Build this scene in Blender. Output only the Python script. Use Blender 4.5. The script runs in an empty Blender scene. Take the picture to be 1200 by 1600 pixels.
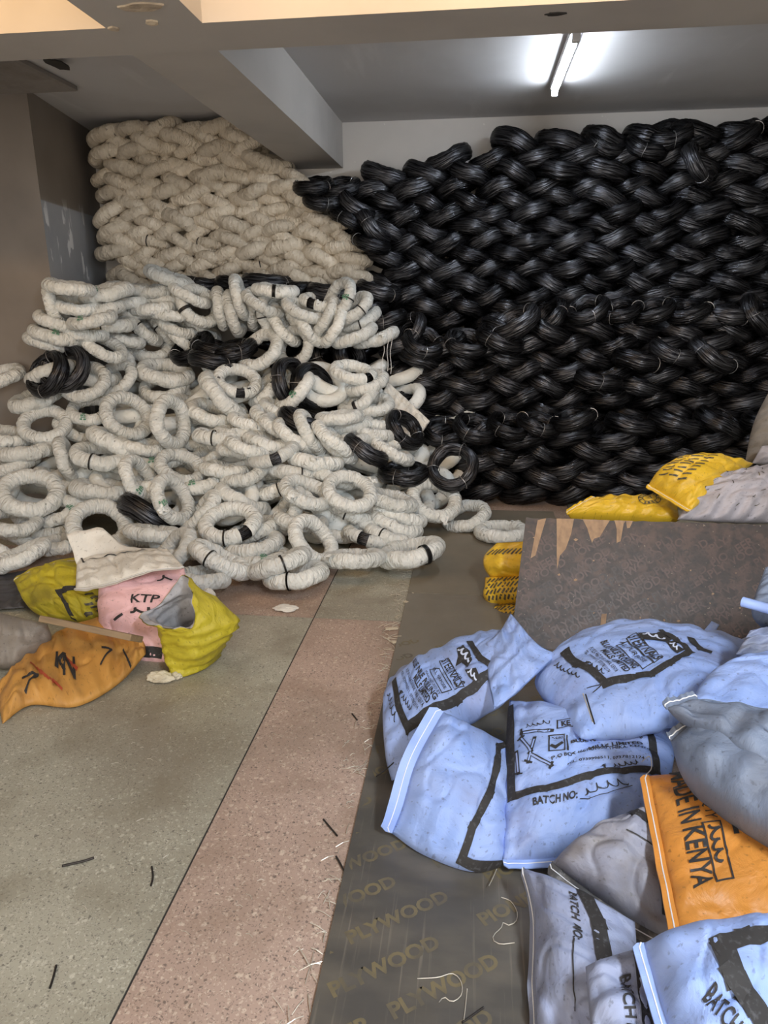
import bpy, bmesh, math, random
import numpy as np
from mathutils import Vector, Matrix, noise

# ---------------------------------------------------------------- camera, world, lights, exposure
SC = bpy.context.scene
COL = SC.collection
FPX = 1150.0
PSI, TH, RHO = math.radians(7.0), math.radians(16.5), math.radians(-0.5)
CAM = Vector((0, 0, 1.6))
FW = Vector((-math.sin(PSI)*math.cos(TH), math.cos(PSI)*math.cos(TH), -math.sin(TH)))
_r0 = Vector((math.cos(PSI), math.sin(PSI), 0)); _u0 = _r0.cross(FW)
RT = math.cos(RHO)*_r0 + math.sin(RHO)*_u0
UP = -math.sin(RHO)*_r0 + math.cos(RHO)*_u0
cd = bpy.data.cameras.new('camera'); cam = bpy.data.objects.new('camera', cd); COL.objects.link(cam)
cd.sensor_fit = 'VERTICAL'; cd.sensor_height = 36; cd.lens = FPX/1600*36; cd.clip_start = 0.05
m = Matrix((RT, UP, -FW)).transposed().to_4x4(); m.translation = CAM; cam.matrix_world = m
SC.camera = cam

SC.view_settings.view_transform = 'Standard'; SC.view_settings.look = 'None'
SC.view_settings.gamma = 1; SC.view_settings.use_curve_mapping = False
SC.view_settings.exposure = 0.38
W = bpy.data.worlds.new('world'); SC.world = W; W.use_nodes = True
W.node_tree.nodes['Background'].inputs[0].default_value = (0.92, 0.95, 1.0, 1)
W.node_tree.nodes['Background'].inputs[1].default_value = 1.25

def area(name, loc, target, sx, sy, power, color):
    l = bpy.data.lights.new(name, 'AREA'); l.shape = 'RECTANGLE'; l.size = sx; l.size_y = sy
    l.energy = power; l.color = color
    o = bpy.data.objects.new(name, l); COL.objects.link(o); o.location = loc
    o.rotation_euler = (Vector(target)-Vector(loc)).to_track_quat('-Z', 'Y').to_euler()
    return o
# low warm light through the loading door behind the camera, an added warm fill, no real lamp, washing the near face of the
# cross beam, and two cool tubes over the camera
area('door_light', (-0.4, -3.6, 1.7), (-0.4, 4.0, 1.9), 4.0, 2.6, 105, (1.0, 0.80, 0.55))
area('near_bay_tube', (-1.3, 0.0, 2.93), (-1.3, 0.9, 0), 0.25, 1.2, 150, (0.88, 0.95, 1.0))
area('near_bay_tube', (1.2, -0.2, 2.93), (1.2, 0.7, 0), 0.25, 1.2, 135, (0.86, 0.93, 1.0))
area('beam_face_fill', (-0.9, 2.45, 2.90), (-0.9, 3.22, 2.82), 4.8, 0.06, 32, (1.0, 0.60, 0.25))

# ---------------------------------------------------------------- geometry helpers
def ray(px, py):
    return (RT*((px-600)/FPX) - UP*((py-800)/FPX) + FW)
def at_z(px, py, z):
    d = ray(px, py); return CAM + d*((z-CAM.z)/d.z)
def at_y(px, py, y):
    d = ray(px, py); return CAM + d*(y/d.y)
def ease(a, b, x):
    t = min(1, max(0, (x-a)/(b-a))); return t*t*(3-2*t)

def link(name, me, mat=None, parent=None):
    o = bpy.data.objects.new(name, me); COL.objects.link(o)
    if mat is not None and len(me.materials) == 0: me.materials.append(mat)
    if parent is not None: o.parent = parent
    return o
def from_bm(name, bm, mat=None, parent=None, smooth=False):
    me = bpy.data.meshes.new(name); bm.normal_update(); bm.to_mesh(me); bm.free()
    if smooth: me.polygons.foreach_set('use_smooth', [True]*len(me.polygons))
    return link(name, me, mat, parent)
def tag(o, label, cat, group=None):
    o['label'] = label; o['category'] = cat
    if group: o['group'] = group
    return o
def struct(o):
    o['kind'] = 'structure'; return o
def empty(name, loc=(0, 0, 0)):
    o = bpy.data.objects.new(name, None); COL.objects.link(o); o.location = loc; return o
def add_box(bm, x0, x1, y0, y1, z0, z1, bev=0.0):
    r = bmesh.ops.create_cube(bm, size=1.0)
    for v in r['verts']:
        v.co = Vector(((x0+x1)/2+v.co.x*(x1-x0), (y0+y1)/2+v.co.y*(y1-y0), (z0+z1)/2+v.co.z*(z1-z0)))
    if bev:
        es = list({e for v in r['verts'] for e in v.link_edges})
        bmesh.ops.bevel(bm, geom=es, offset=bev, segments=2, affect='EDGES', profile=0.5)
def box(name, x0, x1, y0, y1, z0, z1, mat, parent=None, bev=0.0):
    bm = bmesh.new(); add_box(bm, x0, x1, y0, y1, z0, z1, bev); return from_bm(name, bm, mat, parent)
def tube_bm(bm, pts, r, seg=6, closed=False, taper=False):
    pts = [Vector(p) for p in pts]; n = len(pts); rings = []
    up = Vector((0.13, 0.21, 0.97))
    for i, p in enumerate(pts):
        a = pts[(i-1) % n] if (closed or i > 0) else p
        b = pts[(i+1) % n] if (closed or i < n-1) else p
        t = (b-a).normalized(); s = t.cross(up)
        if s.length < 1e-3: s = t.cross(Vector((1, 0, 0)))
        s.normalize(); q = s.cross(t)
        rr = r*(1-0.7*i/(n-1)) if taper else r
        rings.append([bm.verts.new(p+s*(rr*math.cos(k*2*math.pi/seg))+q*(rr*math.sin(k*2*math.pi/seg))) for k in range(seg)])
    for i in range(n if closed else n-1):
        A, B = rings[i], rings[(i+1) % n]
        for k in range(seg):
            bm.faces.new((A[k], A[(k+1) % seg], B[(k+1) % seg], B[k]))
    if not closed:
        bm.faces.new(rings[0]); bm.faces.new(rings[-1][::-1])

# ---------------------------------------------------------------- materials
class NT:
    def __init__(s, name):
        s.m = bpy.data.materials.new(name); s.m.use_nodes = True; s.t = s.m.node_tree
        s.b = s.t.nodes['Principled BSDF']
    def n(s, typ, **kw):
        nd = s.t.nodes.new(typ)
        for k, v in kw.items():
            if isinstance(k, str) and hasattr(nd, k): setattr(nd, k, v)
        return nd
    def l(s, a, b): s.t.links.new(a, b)
def c4(c): return (c[0], c[1], c[2], 1)
def mapr(nt, sock, lo, hi, a=0.0, b=1.0):
    r = nt.n('ShaderNodeMapRange'); r.inputs[1].default_value = lo; r.inputs[2].default_value = hi
    r.inputs[3].default_value = a; r.inputs[4].default_value = b; nt.l(sock, r.inputs[0]); return r.outputs[0]
def mixc(nt, fac, a, b, mode='MIX'):
    x = nt.n('ShaderNodeMix'); x.data_type = 'RGBA'; x.blend_type = mode
    if isinstance(fac, float): x.inputs[0].default_value = fac
    else: nt.l(fac, x.inputs[0])
    for i, c in ((6, a), (7, b)):
        if isinstance(c, tuple): x.inputs[i].default_value = c4(c)
        else: nt.l(c, x.inputs[i])
    return x.outputs[2]
def MAT(name, col, rough=0.6, metal=0.0, layers=(), bump=(), coord='Object', rnd=0.0, spec=0.5):
    """layers: (scale xyz or float, detail, lo, hi, colour, amount); bump: (scale, strength, distance)"""
    nt = NT(name); tc = nt.n('ShaderNodeTexCoord'); co = tc.outputs[coord]
    if rnd:
        oi = nt.n('ShaderNodeObjectInfo'); vm = nt.n('ShaderNodeVectorMath'); vm.operation = 'ADD'
        sc = nt.n('ShaderNodeVectorMath'); sc.operation = 'SCALE'; sc.inputs[0].default_value = (37.1, 11.3, 23.7)
        nt.l(oi.outputs['Random'], sc.inputs['Scale']); nt.l(co, vm.inputs[0]); nt.l(sc.outputs[0], vm.inputs[1]); co = vm.outputs[0]
    def tex(scale, detail, dist=0.0):
        mp = nt.n('ShaderNodeMapping'); nt.l(co, mp.inputs[0])
        mp.inputs['Scale'].default_value = scale if isinstance(scale, tuple) else (scale,)*3
        n = nt.n('ShaderNodeTexNoise'); n.inputs['Scale'].default_value = 1; n.inputs['Detail'].default_value = detail
        n.inputs['Distortion'].default_value = dist; nt.l(mp.outputs[0], n.inputs['Vector']); return n.outputs['Fac']
    cur = tuple(col)
    for (s, d, lo, hi, c, amt) in layers:
        cur = mixc(nt, mapr(nt, tex(s, d), lo, hi, 0, amt), cur, tuple(c))
    if rnd:
        hv = nt.n('ShaderNodeHueSaturation'); nt.l(mapr(nt, oi.outputs['Random'], 0, 1, 1-rnd, 1+rnd*0.6), hv.inputs['Value'])
        if isinstance(cur, tuple): hv.inputs['Color'].default_value = c4(cur)
        else: nt.l(cur, hv.inputs['Color'])
        cur = hv.outputs[0]
    if isinstance(cur, tuple): nt.b.inputs['Base Color'].default_value = c4(cur)
    else: nt.l(cur, nt.b.inputs['Base Color'])
    nt.b.inputs['Roughness'].default_value = rough; nt.b.inputs['Metallic'].default_value = metal
    nt.b.inputs['Specular IOR Level'].default_value = spec
    prev = None
    for (s, st, dist) in bump:
        bp = nt.n('ShaderNodeBump'); bp.inputs['Strength'].default_value = st; bp.inputs['Distance'].default_value = dist
        nt.l(tex(s, 3), bp.inputs['Height'])
        if prev: nt.l(prev, bp.inputs['Normal'])
        prev = bp.outputs[0]
    if prev: nt.l(prev, nt.b.inputs['Normal'])
    return nt.m

M_ceiling = MAT('ceiling_paint', (0.56, 0.56, 0.58), 0.75, layers=[((1.2, 1.2, 1), 5, .5, .75, (0.42, 0.41, 0.41), .5), ((5, .7, 1), 4, .60, .72, (0.72, 0.72, 0.74), .45)], bump=[(6, .15, .02)])
M_beam = MAT('beam_paint', (0.44, 0.42, 0.40), 0.7, layers=[(2.0, 5, .45, .8, (0.33, 0.31, 0.30), .6)], bump=[(9, .2, .01)])
M_wall = MAT('back_wall_paint', (0.62, 0.60, 0.58), 0.7, layers=[(1.5, 5, .5, .8, (0.48, 0.47, 0.46), .6), (14, 3, .70, .73, (0.85, 0.84, 0.8), .8)], bump=[(10, .15, .01)])
M_plaster = MAT('broken_plaster', (0.66, 0.56, 0.42), 0.9, layers=[(12, 4, .4, .7, (0.35, 0.28, 0.22), .8)], bump=[(20, .8, .02)])
M_dark = MAT('dark_joint', (0.03, 0.027, 0.025), 0.9)

def pillar_material():
    nt = NT('pillar_paint'); tc = nt.n('ShaderNodeTexCoord')
    sx = nt.n('ShaderNodeSeparateXYZ'); nt.l(tc.outputs['Object'], sx.inputs[0])
    def noise_(scale, det):
        mp = nt.n('ShaderNodeMapping'); mp.inputs['Scale'].default_value = scale; nt.l(tc.outputs['Object'], mp.inputs[0])
        n = nt.n('ShaderNodeTexNoise'); n.inputs['Scale'].default_value = 1; n.inputs['Detail'].default_value = det; nt.l(mp.outputs[0], n.inputs['Vector']); return n.outputs[0]
    up = mixc(nt, mapr(nt, noise_((2, 2, 2), 4), .4, .7), (0.245, 0.215, 0.19), (0.20, 0.175, 0.155))
    dado = mixc(nt, mapr(nt, noise_((3, 3, 3), 4), .4, .7), (0.34, 0.35, 0.37), (0.29, 0.30, 0.32))
    # the dado is on the face along +x only
    g = nt.n('ShaderNodeNewGeometry'); sn = nt.n('ShaderNodeSeparateXYZ'); nt.l(g.outputs['Normal'], sn.inputs[0])
    side = mapr(nt, sn.outputs[0], .5, .6)
    lo = mapr(nt, sx.outputs[2], 2.285, 2.275)
    mu = nt.n('ShaderNodeMath'); mu.operation = 'MULTIPLY'; nt.l(side, mu.inputs[0]); nt.l(lo, mu.inputs[1])
    c = mixc(nt, mu.outputs[0], up, dado)
    pe = mapr(nt, noise_((9, 7, 2.6), 5), .535, .55)
    lo2 = mapr(nt, sx.outputs[2], 2.35, 1.7, 0.0, 1.0)
    th = nt.n('ShaderNodeMath'); th.operation = 'MULTIPLY'; nt.l(pe, th.inputs[0]); nt.l(mapr(nt, noise_((4.5, 4.5, .4), 1), .44, .50), th.inputs[1])
    th2 = nt.n('ShaderNodeMath'); th2.operation = 'MULTIPLY'; nt.l(th.outputs[0], th2.inputs[0]); nt.l(mapr(nt, lo2, .0, .3), th2.inputs[1])
    th3 = nt.n('ShaderNodeMath'); th3.operation = 'MULTIPLY'; nt.l(th2.outputs[0], th3.inputs[0]); nt.l(side, th3.inputs[1])
    c = mixc(nt, th3.outputs[0], c, (0.72, 0.72, 0.72))
    nt.l(c, nt.b.inputs['Base Color']); nt.b.inputs['Roughness'].default_value = .55
    return nt.m
M_pillar = pillar_material()

def terrazzo(name, base, base2, lights, darks, scale):
    nt = NT(name); tc = nt.n('ShaderNodeTexCoord'); co = tc.outputs['Object']
    def noise_(s, d):
        n = nt.n('ShaderNodeTexNoise'); n.inputs['Scale'].default_value = s; n.inputs['Detail'].default_value = d; nt.l(co, n.inputs['Vector']); return n.outputs[0]
    c = mixc(nt, mapr(nt, noise_(1.6, 6), .38, .66), base, base2)
    w1 = nt.n('ShaderNodeTexNoise'); w1.inputs['Scale'].default_value = 55; nt.l(co, w1.inputs['Vector'])
    wv = nt.n('ShaderNodeVectorMath'); wv.operation = 'SCALE'; wv.inputs['Scale'].default_value = .022; nt.l(w1.outputs['Color'], wv.inputs[0])
    wa = nt.n('ShaderNodeVectorMath'); nt.l(co, wa.inputs[0]); nt.l(wv.outputs[0], wa.inputs[1])
    for (sc, thr, col, size, am) in ((scale, .86, lights, .34, .75), (scale*1.9, .80, lights, .40, .6), (scale*3.4, .76, lights, .42, .45), (scale*1.5, .90, darks, .30, .7), (scale*2.6, .80, darks, .36, .65), (scale*4.5, .74, darks, .42, .45)):
        v = nt.n('ShaderNodeTexVoronoi'); v.inputs['Scale'].default_value = sc; nt.l(wa.outputs[0], v.inputs['Vector'])
        s = nt.n('ShaderNodeSeparateColor'); nt.l(v.outputs['Color'], s.inputs[0])
        a = mapr(nt, s.outputs[0], thr, thr+.03, 0, am); b = mapr(nt, v.outputs['Distance'], size+.10, size-.06)
        mu = nt.n('ShaderNodeMath'); mu.operation = 'MULTIPLY'; nt.l(a, mu.inputs[0]); nt.l(b, mu.inputs[1])
        c = mixc(nt, mu.outputs[0], c, col)
    # dust and scuffs
    c = mixc(nt, mapr(nt, noise_(4.2, 8), .50, .70, 0, .6), c, (base2[0]*.72, base2[1]*.68, base2[2]*.62))
    c = mixc(nt, mapr(nt, noise_(1.1, 5), .48, .66, 0, .6), c, (0.19, 0.15, 0.11))
    nt.l(c, nt.b.inputs['Base Color']); nt.l(mapr(nt, noise_(2.5, 4), .3, .7, .38, .62), nt.b.inputs['Roughness'])
    bp = nt.n('ShaderNodeBump'); bp.inputs['Strength'].default_value = .12; bp.inputs['Distance'].default_value = .004; nt.l(noise_(60, 2), bp.inputs['Height']); nt.l(bp.outputs[0], nt.b.inputs['Normal'])
    return nt.m
M_green = terrazzo('grey_green_terrazzo', (0.42, 0.40, 0.325), (0.31, 0.29, 0.23), (0.58, 0.56, 0.47), (0.10, 0.095, 0.08), 56)
M_pink = terrazzo('pink_terrazzo', (0.47, 0.345, 0.285), (0.39, 0.285, 0.23), (0.66, 0.55, 0.45), (0.075, 0.06, 0.055), 50)

# ---------------------------------------------------------------- room
XL, XR, YN, YB, ZC = -4.4, 4.2, -4.0, 6.85, 3.0
floor = struct(box('floor', XL, XR, YN, YB, -0.12, -0.006, M_dark))
g = .003
for (x0, x1, y0, y1, mt) in ((XL, -0.79, -.45, 3.42, M_green), (XL, -0.79, YN, -.45, M_pink), (-0.79, 0.75, YN, 3.42, M_pink), (XL, -0.79, 3.42, 4.35, M_pink), (-0.79, 0.75, 3.42, 4.35, M_green),
                             (XL, -0.79, 4.35, YB, M_green), (-0.79, 0.75, 4.35, YB, M_pink), (0.75, XR, YN, 3.42, M_green), (0.75, XR, 3.42, YB, M_green)):
    box('terrazzo_panel', x0+g, x1-g, y0+g, y1-g, -0.02, 0, mt, floor)
for x in (-0.79, 0.75):
    box('dividing_strip', x-.002, x+.002, YN, YB, -.02, -.0008, M_dark, floor)
struct(box('ceiling', XL, XR, YN, YB, ZC, ZC+.15, M_ceiling))
struct(box('wall_back', XL-.2, XR+.2, YB, YB+.2, 0, ZC, M_wall))
struct(box('wall_left', XL-.2, XL, YN, YB, 0, ZC, M_wall))
struct(box('wall_right', XR, XR+.2, YN, YB, 0, ZC, M_wall))
bm = bmesh.new(); add_box(bm, XL, -3.17, 5.45, YB, 0, ZC)
for v in bm.verts:
    if v.co.x > -3.3 and v.co.y > 6: v.co.x = -3.42
pillar = struct(from_bm('pillar_left', bm, M_pillar))
# cross beam and long beam, with a knocked-off corner where they meet
beam = struct(box('beam_cross', XL, XR, 3.22, 3.56, 2.63, ZC, M_beam))
beam2 = struct(box('beam_long', -1.57, -1.17, 3.56, YB, 2.645, ZC, M_beam))
beam3 = struct(box('beam_long_near', -1.50, -1.10, YN, 3.22, 2.63, ZC, M_beam))
M_stub_plaster = MAT('dark_plaster', (0.27, 0.25, 0.235), 0.85, layers=[(4, 5, .45, .7, (0.17, 0.15, 0.14), .7)], bump=[(12, .4, .02)])  # darker mottled plaster for the ceiling stub
stub = struct(box('beam_stub_left', XL, -2.78, 4.35, 5.45, ZC-.035, ZC, M_stub_plaster, bev=.03))

def blob(name, outline, thick, mat, parent, axis):
    """irregular flat chip of plaster: outline in plane coords, thickness along axis"""
    bm = bmesh.new(); vs = [bm.verts.new(p) for p in outline]; f = bm.faces.new(vs)
    r = bmesh.ops.extrude_face_region(bm, geom=[f]); ev = [v for v in r['geom'] if isinstance(v, bmesh.types.BMVert)]
    for v in ev: v.co += Vector(axis)*thick
    bmesh.ops.recalc_face_normals(bm, faces=bm.faces[:]); return from_bm(name, bm, mat, parent)
rnd = random.Random(5)
def ragged(cx, cy, rx, ry, n=14, j=.35):
    return [(cx+rx*math.cos(a)*(1-j*rnd.random()), cy+ry*math.sin(a)*(1-j*rnd.random())) for a in [i*2*math.pi/n for i in range(n)]]
for (px, py, rx, ry) in ((222, 10, .10, .045), (178, 44, .025, .03), (238, 34, .03, .035)):
    p = at_z(px, py, 2.63)
    blob('broken_plaster', [(x, y, 2.632) for x, y in ragged(p.x, p.y, rx, ry)], .008, M_plaster, beam3, (0, 0, -1))
p = at_z(868, 21, 2.63)
blob('broken_plaster', [(x, y, 2.632) for x, y in ragged(p.x, p.y, .045, .02)], .006, M_dark, beam, (0, 0, -1))
p = at_z(90, 100, ZC-.035)
blob('broken_plaster', [(x, y, ZC-.033) for x, y in ragged(p.x, p.y, .07, .14)], .008, M_dark, stub, (0, 0, -1))

# fluorescent batten on the ceiling
def emis(name, col, st):
    nt = NT(name); nt.b.inputs['Base Color'].default_value = c4(col); nt.b.inputs['Emission Color'].default_value = c4(col); nt.b.inputs['Emission Strength'].default_value = st; return nt.m
M_tube = emis('lit_tube', (0.86, 0.93, 1.0), 80.0)
M_fit = MAT('white_enamel', (0.75, 0.76, 0.78), .4)
lamp = empty('tube_light', (0.505, 5.27, ZC)); tag(lamp, 'lit white fluorescent tube batten fixed to the grey ceiling', 'light')
box('lamp_body', -.03, .03, -.61, .61, -.045, 0, M_fit, lamp, .004)
bm = bmesh.new(); tube_bm(bm, [(0, -.57, -.064), (0, .57, -.064)], .017, 12); from_bm('lamp_tube', bm, M_tube, lamp, True)
for s in (-1, 1):
    box('end_cap', -.022, .022, s*.585-.02, s*.585+.02, -.09, -.043, M_fit, lamp, .005)
# ---------------------------------------------------------------- wire coils
OD = 0.42
def ring_mesh(name, N, Mp, R, prof, skip=None, mat=None, uvrep=1.0):
    me = bpy.data.meshes.new(name); V = []; F = []; UV = []
    for i in range(N):
        th = i*2*math.pi/N
        for k in range(Mp):
            ph = k*2*math.pi/Mp
            dr, dz, rr = prof(th, ph)
            V.append(((rr+dr)*math.cos(th), (rr+dr)*math.sin(th), dz))
    for i in range(N):
        th = (i+.5)*2*math.pi/N
        if skip and skip(th): continue
        for k in range(Mp):
            i2, k2 = (i+1) % N, (k+1) % Mp
            F.append((i*Mp+k, i2*Mp+k, i2*Mp+k2, i*Mp+k2))
            UV += [(i/N, k/Mp), ((i+1)/N, k/Mp), ((i+1)/N, (k+1)/Mp), (i/N, (k+1)/Mp)]
    me.from_pydata(V, [], F); uv = me.uv_layers.new(name='UVMap')
    uv.data.foreach_set('uv', [c for p in UV for c in p])
    me.polygons.foreach_set('use_smooth', [True]*len(F)); me.update()
    if mat: me.materials.append(mat)
    return me

def wire_material():
    nt = NT('black_annealed_wire'); tc = nt.n('ShaderNodeTexCoord'); oi = nt.n('ShaderNodeObjectInfo')
    mp = nt.n('ShaderNodeMapping'); mp.inputs['Scale'].default_value = (7, 46, 1); nt.l(tc.outputs['UV'], mp.inputs[0])
    n = nt.n('ShaderNodeTexNoise'); n.inputs['Scale'].default_value = 1; n.inputs['Detail'].default_value = 3; n.inputs['Distortion'].default_value = .4; nt.l(mp.outputs[0], n.inputs['Vector'])
    c = mixc(nt, mapr(nt, n.outputs[0], .40, .70), (0.006, 0.006, 0.008), (0.12, 0.124, 0.138))
    hv = nt.n('ShaderNodeHueSaturation'); nt.l(mapr(nt, oi.outputs['Random'], 0, 1, .6, 1.5), hv.inputs['Value']); nt.l(c, hv.inputs['Color'])
    nt.l(hv.outputs[0], nt.b.inputs['Base Color']); nt.b.inputs['Metallic'].default_value = .9
    nt.l(mapr(nt, oi.outputs['Random'], 0, 1, .26, .38), nt.b.inputs['Roughness'])
    bp = nt.n('ShaderNodeBump'); bp.inputs['Strength'].default_value = .9; bp.inputs['Distance'].default_value = .008; nt.l(n.outputs[0], bp.inputs['Height']); nt.l(bp.outputs[0], nt.b.inputs['Normal'])
    return nt.m
M_wire = wire_material()
M_tie = MAT('bright_tie_wire', (0.33, 0.33, 0.34), .4, .8)
def wrap_material(name, base, dirt, shade):
    nt = NT(name); tc = nt.n('ShaderNodeTexCoord'); oi = nt.n('ShaderNodeObjectInfo')
    sc = nt.n('ShaderNodeVectorMath'); sc.operation = 'SCALE'; sc.inputs[0].default_value = (17.3, 9.1, 5.7); nt.l(oi.outputs['Random'], sc.inputs['Scale'])
    def noise_(co, s, d, dist=0):
        ad = nt.n('ShaderNodeVectorMath'); ad.operation = 'ADD'; nt.l(co, ad.inputs[0]); nt.l(sc.outputs[0], ad.inputs[1])
        mp = nt.n('ShaderNodeMapping'); mp.inputs['Scale'].default_value = s; nt.l(ad.outputs[0], mp.inputs[0])
        n = nt.n('ShaderNodeTexNoise'); n.inputs['Scale'].default_value = 1; n.inputs['Detail'].default_value = d; n.inputs['Distortion'].default_value = dist; nt.l(mp.outputs[0], n.inputs['Vector']); return n.outputs[0]
    ob, uv = tc.outputs['Object'], tc.outputs['UV']
    c = mixc(nt, mapr(nt, noise_(ob, (7, 7, 7), 4), .40, .68), base, shade)
    c = mixc(nt, mapr(nt, noise_(ob, (26, 26, 26), 5), .665, .72, 0, .6), c, dirt)
    c = mixc(nt, mapr(nt, noise_(uv, (38, 5, 1), 4, .8), .66, .76, 0, .55), c, dirt)
    hv = nt.n('ShaderNodeHueSaturation'); nt.l(mapr(nt, oi.outputs['Random'], 0, 1, .84, 1.08), hv.inputs['Value']); nt.l(c, hv.inputs['Color'])
    nt.l(hv.outputs[0], nt.b.inputs['Base Color']); nt.b.inputs['Roughness'].default_value = .48
    b1 = nt.n('ShaderNodeBump'); b1.inputs['Strength'].default_value = .85; b1.inputs['Distance'].default_value = .028; nt.l(noise_(uv, (46, 3.0, 1), 5, .9), b1.inputs['Height'])
    b2 = nt.n('ShaderNodeBump'); b2.inputs['Strength'].default_value = .5; b2.inputs['Distance'].default_value = .014; nt.l(noise_(ob, (26, 26, 26), 5), b2.inputs['Height']); nt.l(b1.outputs[0], b2.inputs['Normal'])
    vo = nt.n('ShaderNodeTexVoronoi'); vo.inputs['Scale'].default_value = 34; vo.feature = 'SMOOTH_F1'; vo.inputs['Smoothness'].default_value = .25
    av = nt.n('ShaderNodeVectorMath'); nt.l(ob, av.inputs[0]); nt.l(sc.outputs[0], av.inputs[1]); nt.l(av.outputs[0], vo.inputs['Vector'])
    b3 = nt.n('ShaderNodeBump'); b3.inputs['Strength'].default_value = .5; b3.inputs['Distance'].default_value = .008; nt.l(vo.outputs['Distance'], b3.inputs['Height']); nt.l(b2.outputs[0], b3.inputs['Normal'])
    nt.l(b3.outputs[0], nt.b.inputs['Normal']); return nt.m
M_wrap = wrap_material('white_woven_wrap', (0.82, 0.85, 0.845), (0.07, 0.066, 0.058), (0.69, 0.72, 0.71))
M_wrap_warm = wrap_material('warm_lit_cream_wrap', (0.76, 0.68, 0.56), (0.16, 0.11, 0.07), (0.62, 0.54, 0.43))  # warm light on the corner stack is mixed into this cream base colour
M_strap = MAT('black_strap', (0.012, 0.012, 0.013), .45)
M_greenprint = MAT('green_ink', (0.10, 0.26, 0.17), .6)

def black_mesh(seed, R=.157, r=.053):
    rd = random.Random(seed); o = rd.random()*50; kt = rd.choice((2, 3, 3)); p0 = rd.random()*6
    def prof(th, ph):
        pinch = 1 - .13*max(0, math.cos(kt*(th-p0)))**10
        w = noise.noise((math.cos(th)*1.5+o, math.sin(th)*1.5, 0))
        tw = ph + .6*math.sin(2*th+o) + 1.1*w
        st = .10*abs(math.sin(5.5*tw)) + .06*abs(math.sin(11*tw+3*math.sin(3*th+o))) - .06
        lump = .12*noise.noise((math.cos(th)*2.2, math.sin(th)*2.2+o, math.cos(ph)))
        q = r*(1+st+lump)*pinch
        return q*math.cos(ph)*.80, q*math.sin(ph)*1.18+.006*noise.noise((o, th*.0+math.cos(th), math.sin(th)))*3, R*(1+.018*noise.noise((math.cos(th)+o, math.sin(th), 3)))
    me = ring_mesh('wire_bundle', 56, 56, R, prof, mat=M_wire); me['p0'] = p0; me['kt'] = kt
    return me
def white_mesh(seed, gap=None, mat=None, name='wrapping', R=.159, r=.051, flat=1.0):
    rd = random.Random(seed); o = rd.random()*50; turns = rd.choice((11, 13, 15)); hand = rd.choice((-1, 1))
    def prof(th, ph):
        w = (th*turns/(2*math.pi)+hand*ph/(2*math.pi)) % 1.0
        saw = .055*(w-.5)
        lump = .11*noise.noise((math.cos(th)*3+o, math.sin(th)*3, math.sin(ph)*.8)) + .06*noise.noise((math.cos(th)*8+o, math.sin(th)*8, math.cos(ph)*1.5)) + .09*(.25-abs(noise.noise((math.cos(th)*13+o, math.sin(th)*13, math.cos(ph)*1.1+math.sin(ph))))) + .10*(.25-abs(noise.noise((math.cos(th)*27, math.sin(th)*27+o, math.cos(ph)*1.6))))
        q = r*(1+saw+lump)
        return q*math.cos(ph), q*math.sin(ph)*flat + .010*noise.noise((math.cos(th)*1.2+o, math.sin(th)*1.2, 9)), R*(1+.03*noise.noise((math.cos(th)+o, math.sin(th), 3)))
    sk = (lambda th: abs((th-gap+math.pi) % (2*math.pi)-math.pi) < .19) if gap is not None else None
    return ring_mesh(name, 100, 22, R, prof, sk, mat)
def strap_mesh(w=.012, r=.0585):
    bm = bmesh.new(); n = 16; A = []; B = []
    for s, L in ((-w/2, A), (w/2, B)):
        for k in range(n):
            a = k*2*math.pi/n; L.append(bm.verts.new((.159+r*math.cos(a), s, r*math.sin(a))))
    for k in range(n): bm.faces.new((A[k], A[(k+1) % n], B[(k+1) % n], B[k]))
    me = bpy.data.meshes.new('strap'); bm.normal_update(); bm.to_mesh(me); bm.free()
    me.polygons.foreach_set('use_smooth', [True]*len(me.polygons)); return me
def tail_mesh(seed):
    """a loose torn flap of wrap sticking out of the coil"""
    rd = random.Random(seed); bm = bmesh.new(); rows = []
    for i in range(5):
        t = i/4; wv = .03*(1-.5*t)
        rows.append([bm.verts.new((.156+.05*math.cos(.9)+.065*t+.008*rd.uniform(-1, 1), wv*s+.012*rd.uniform(-1, 1), .045+.03*t*(1-t)-.02*t+.008*rd.uniform(-1, 1))) for s in (-1, -.35, .35, 1)])
    for i in range(4):
        for k in range(3): bm.faces.new((rows[i][k], rows[i][k+1], rows[i+1][k+1], rows[i+1][k]))
    me = bpy.data.meshes.new('loose_flap'); bm.normal_update(); bm.to_mesh(me); bm.free(); return me
def print_patch():
    """green printed mark lying on the tube surface"""
    bm = bmesh.new()
    for j, (a0, a1) in enumerate(((.55, .75), (.85, 1.0), (1.08, 1.28), (1.36, 1.5))):
        for (t0, t1) in (((-.12, -.02), (.03, .13)), ((-.10, .12),), ((-.13, .02), (.06, .10)), ((-.08, .08),))[j]:
            q = [[bm.verts.new(((.156+.0665*math.cos(a))*math.cos(t), (.156+.0665*math.cos(a))*math.sin(t), .0665*math.sin(a))) for t in (t0, (t0+t1)/2, t1)] for a in (a0, a1)]
            for k in range(2): bm.faces.new((q[0][k], q[0][k+1], q[1][k+1], q[1][k]))
    me = bpy.data.meshes.new('printed_mark'); bm.normal_update(); bm.to_mesh(me); bm.free(); me.materials.append(M_greenprint); return me

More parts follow.
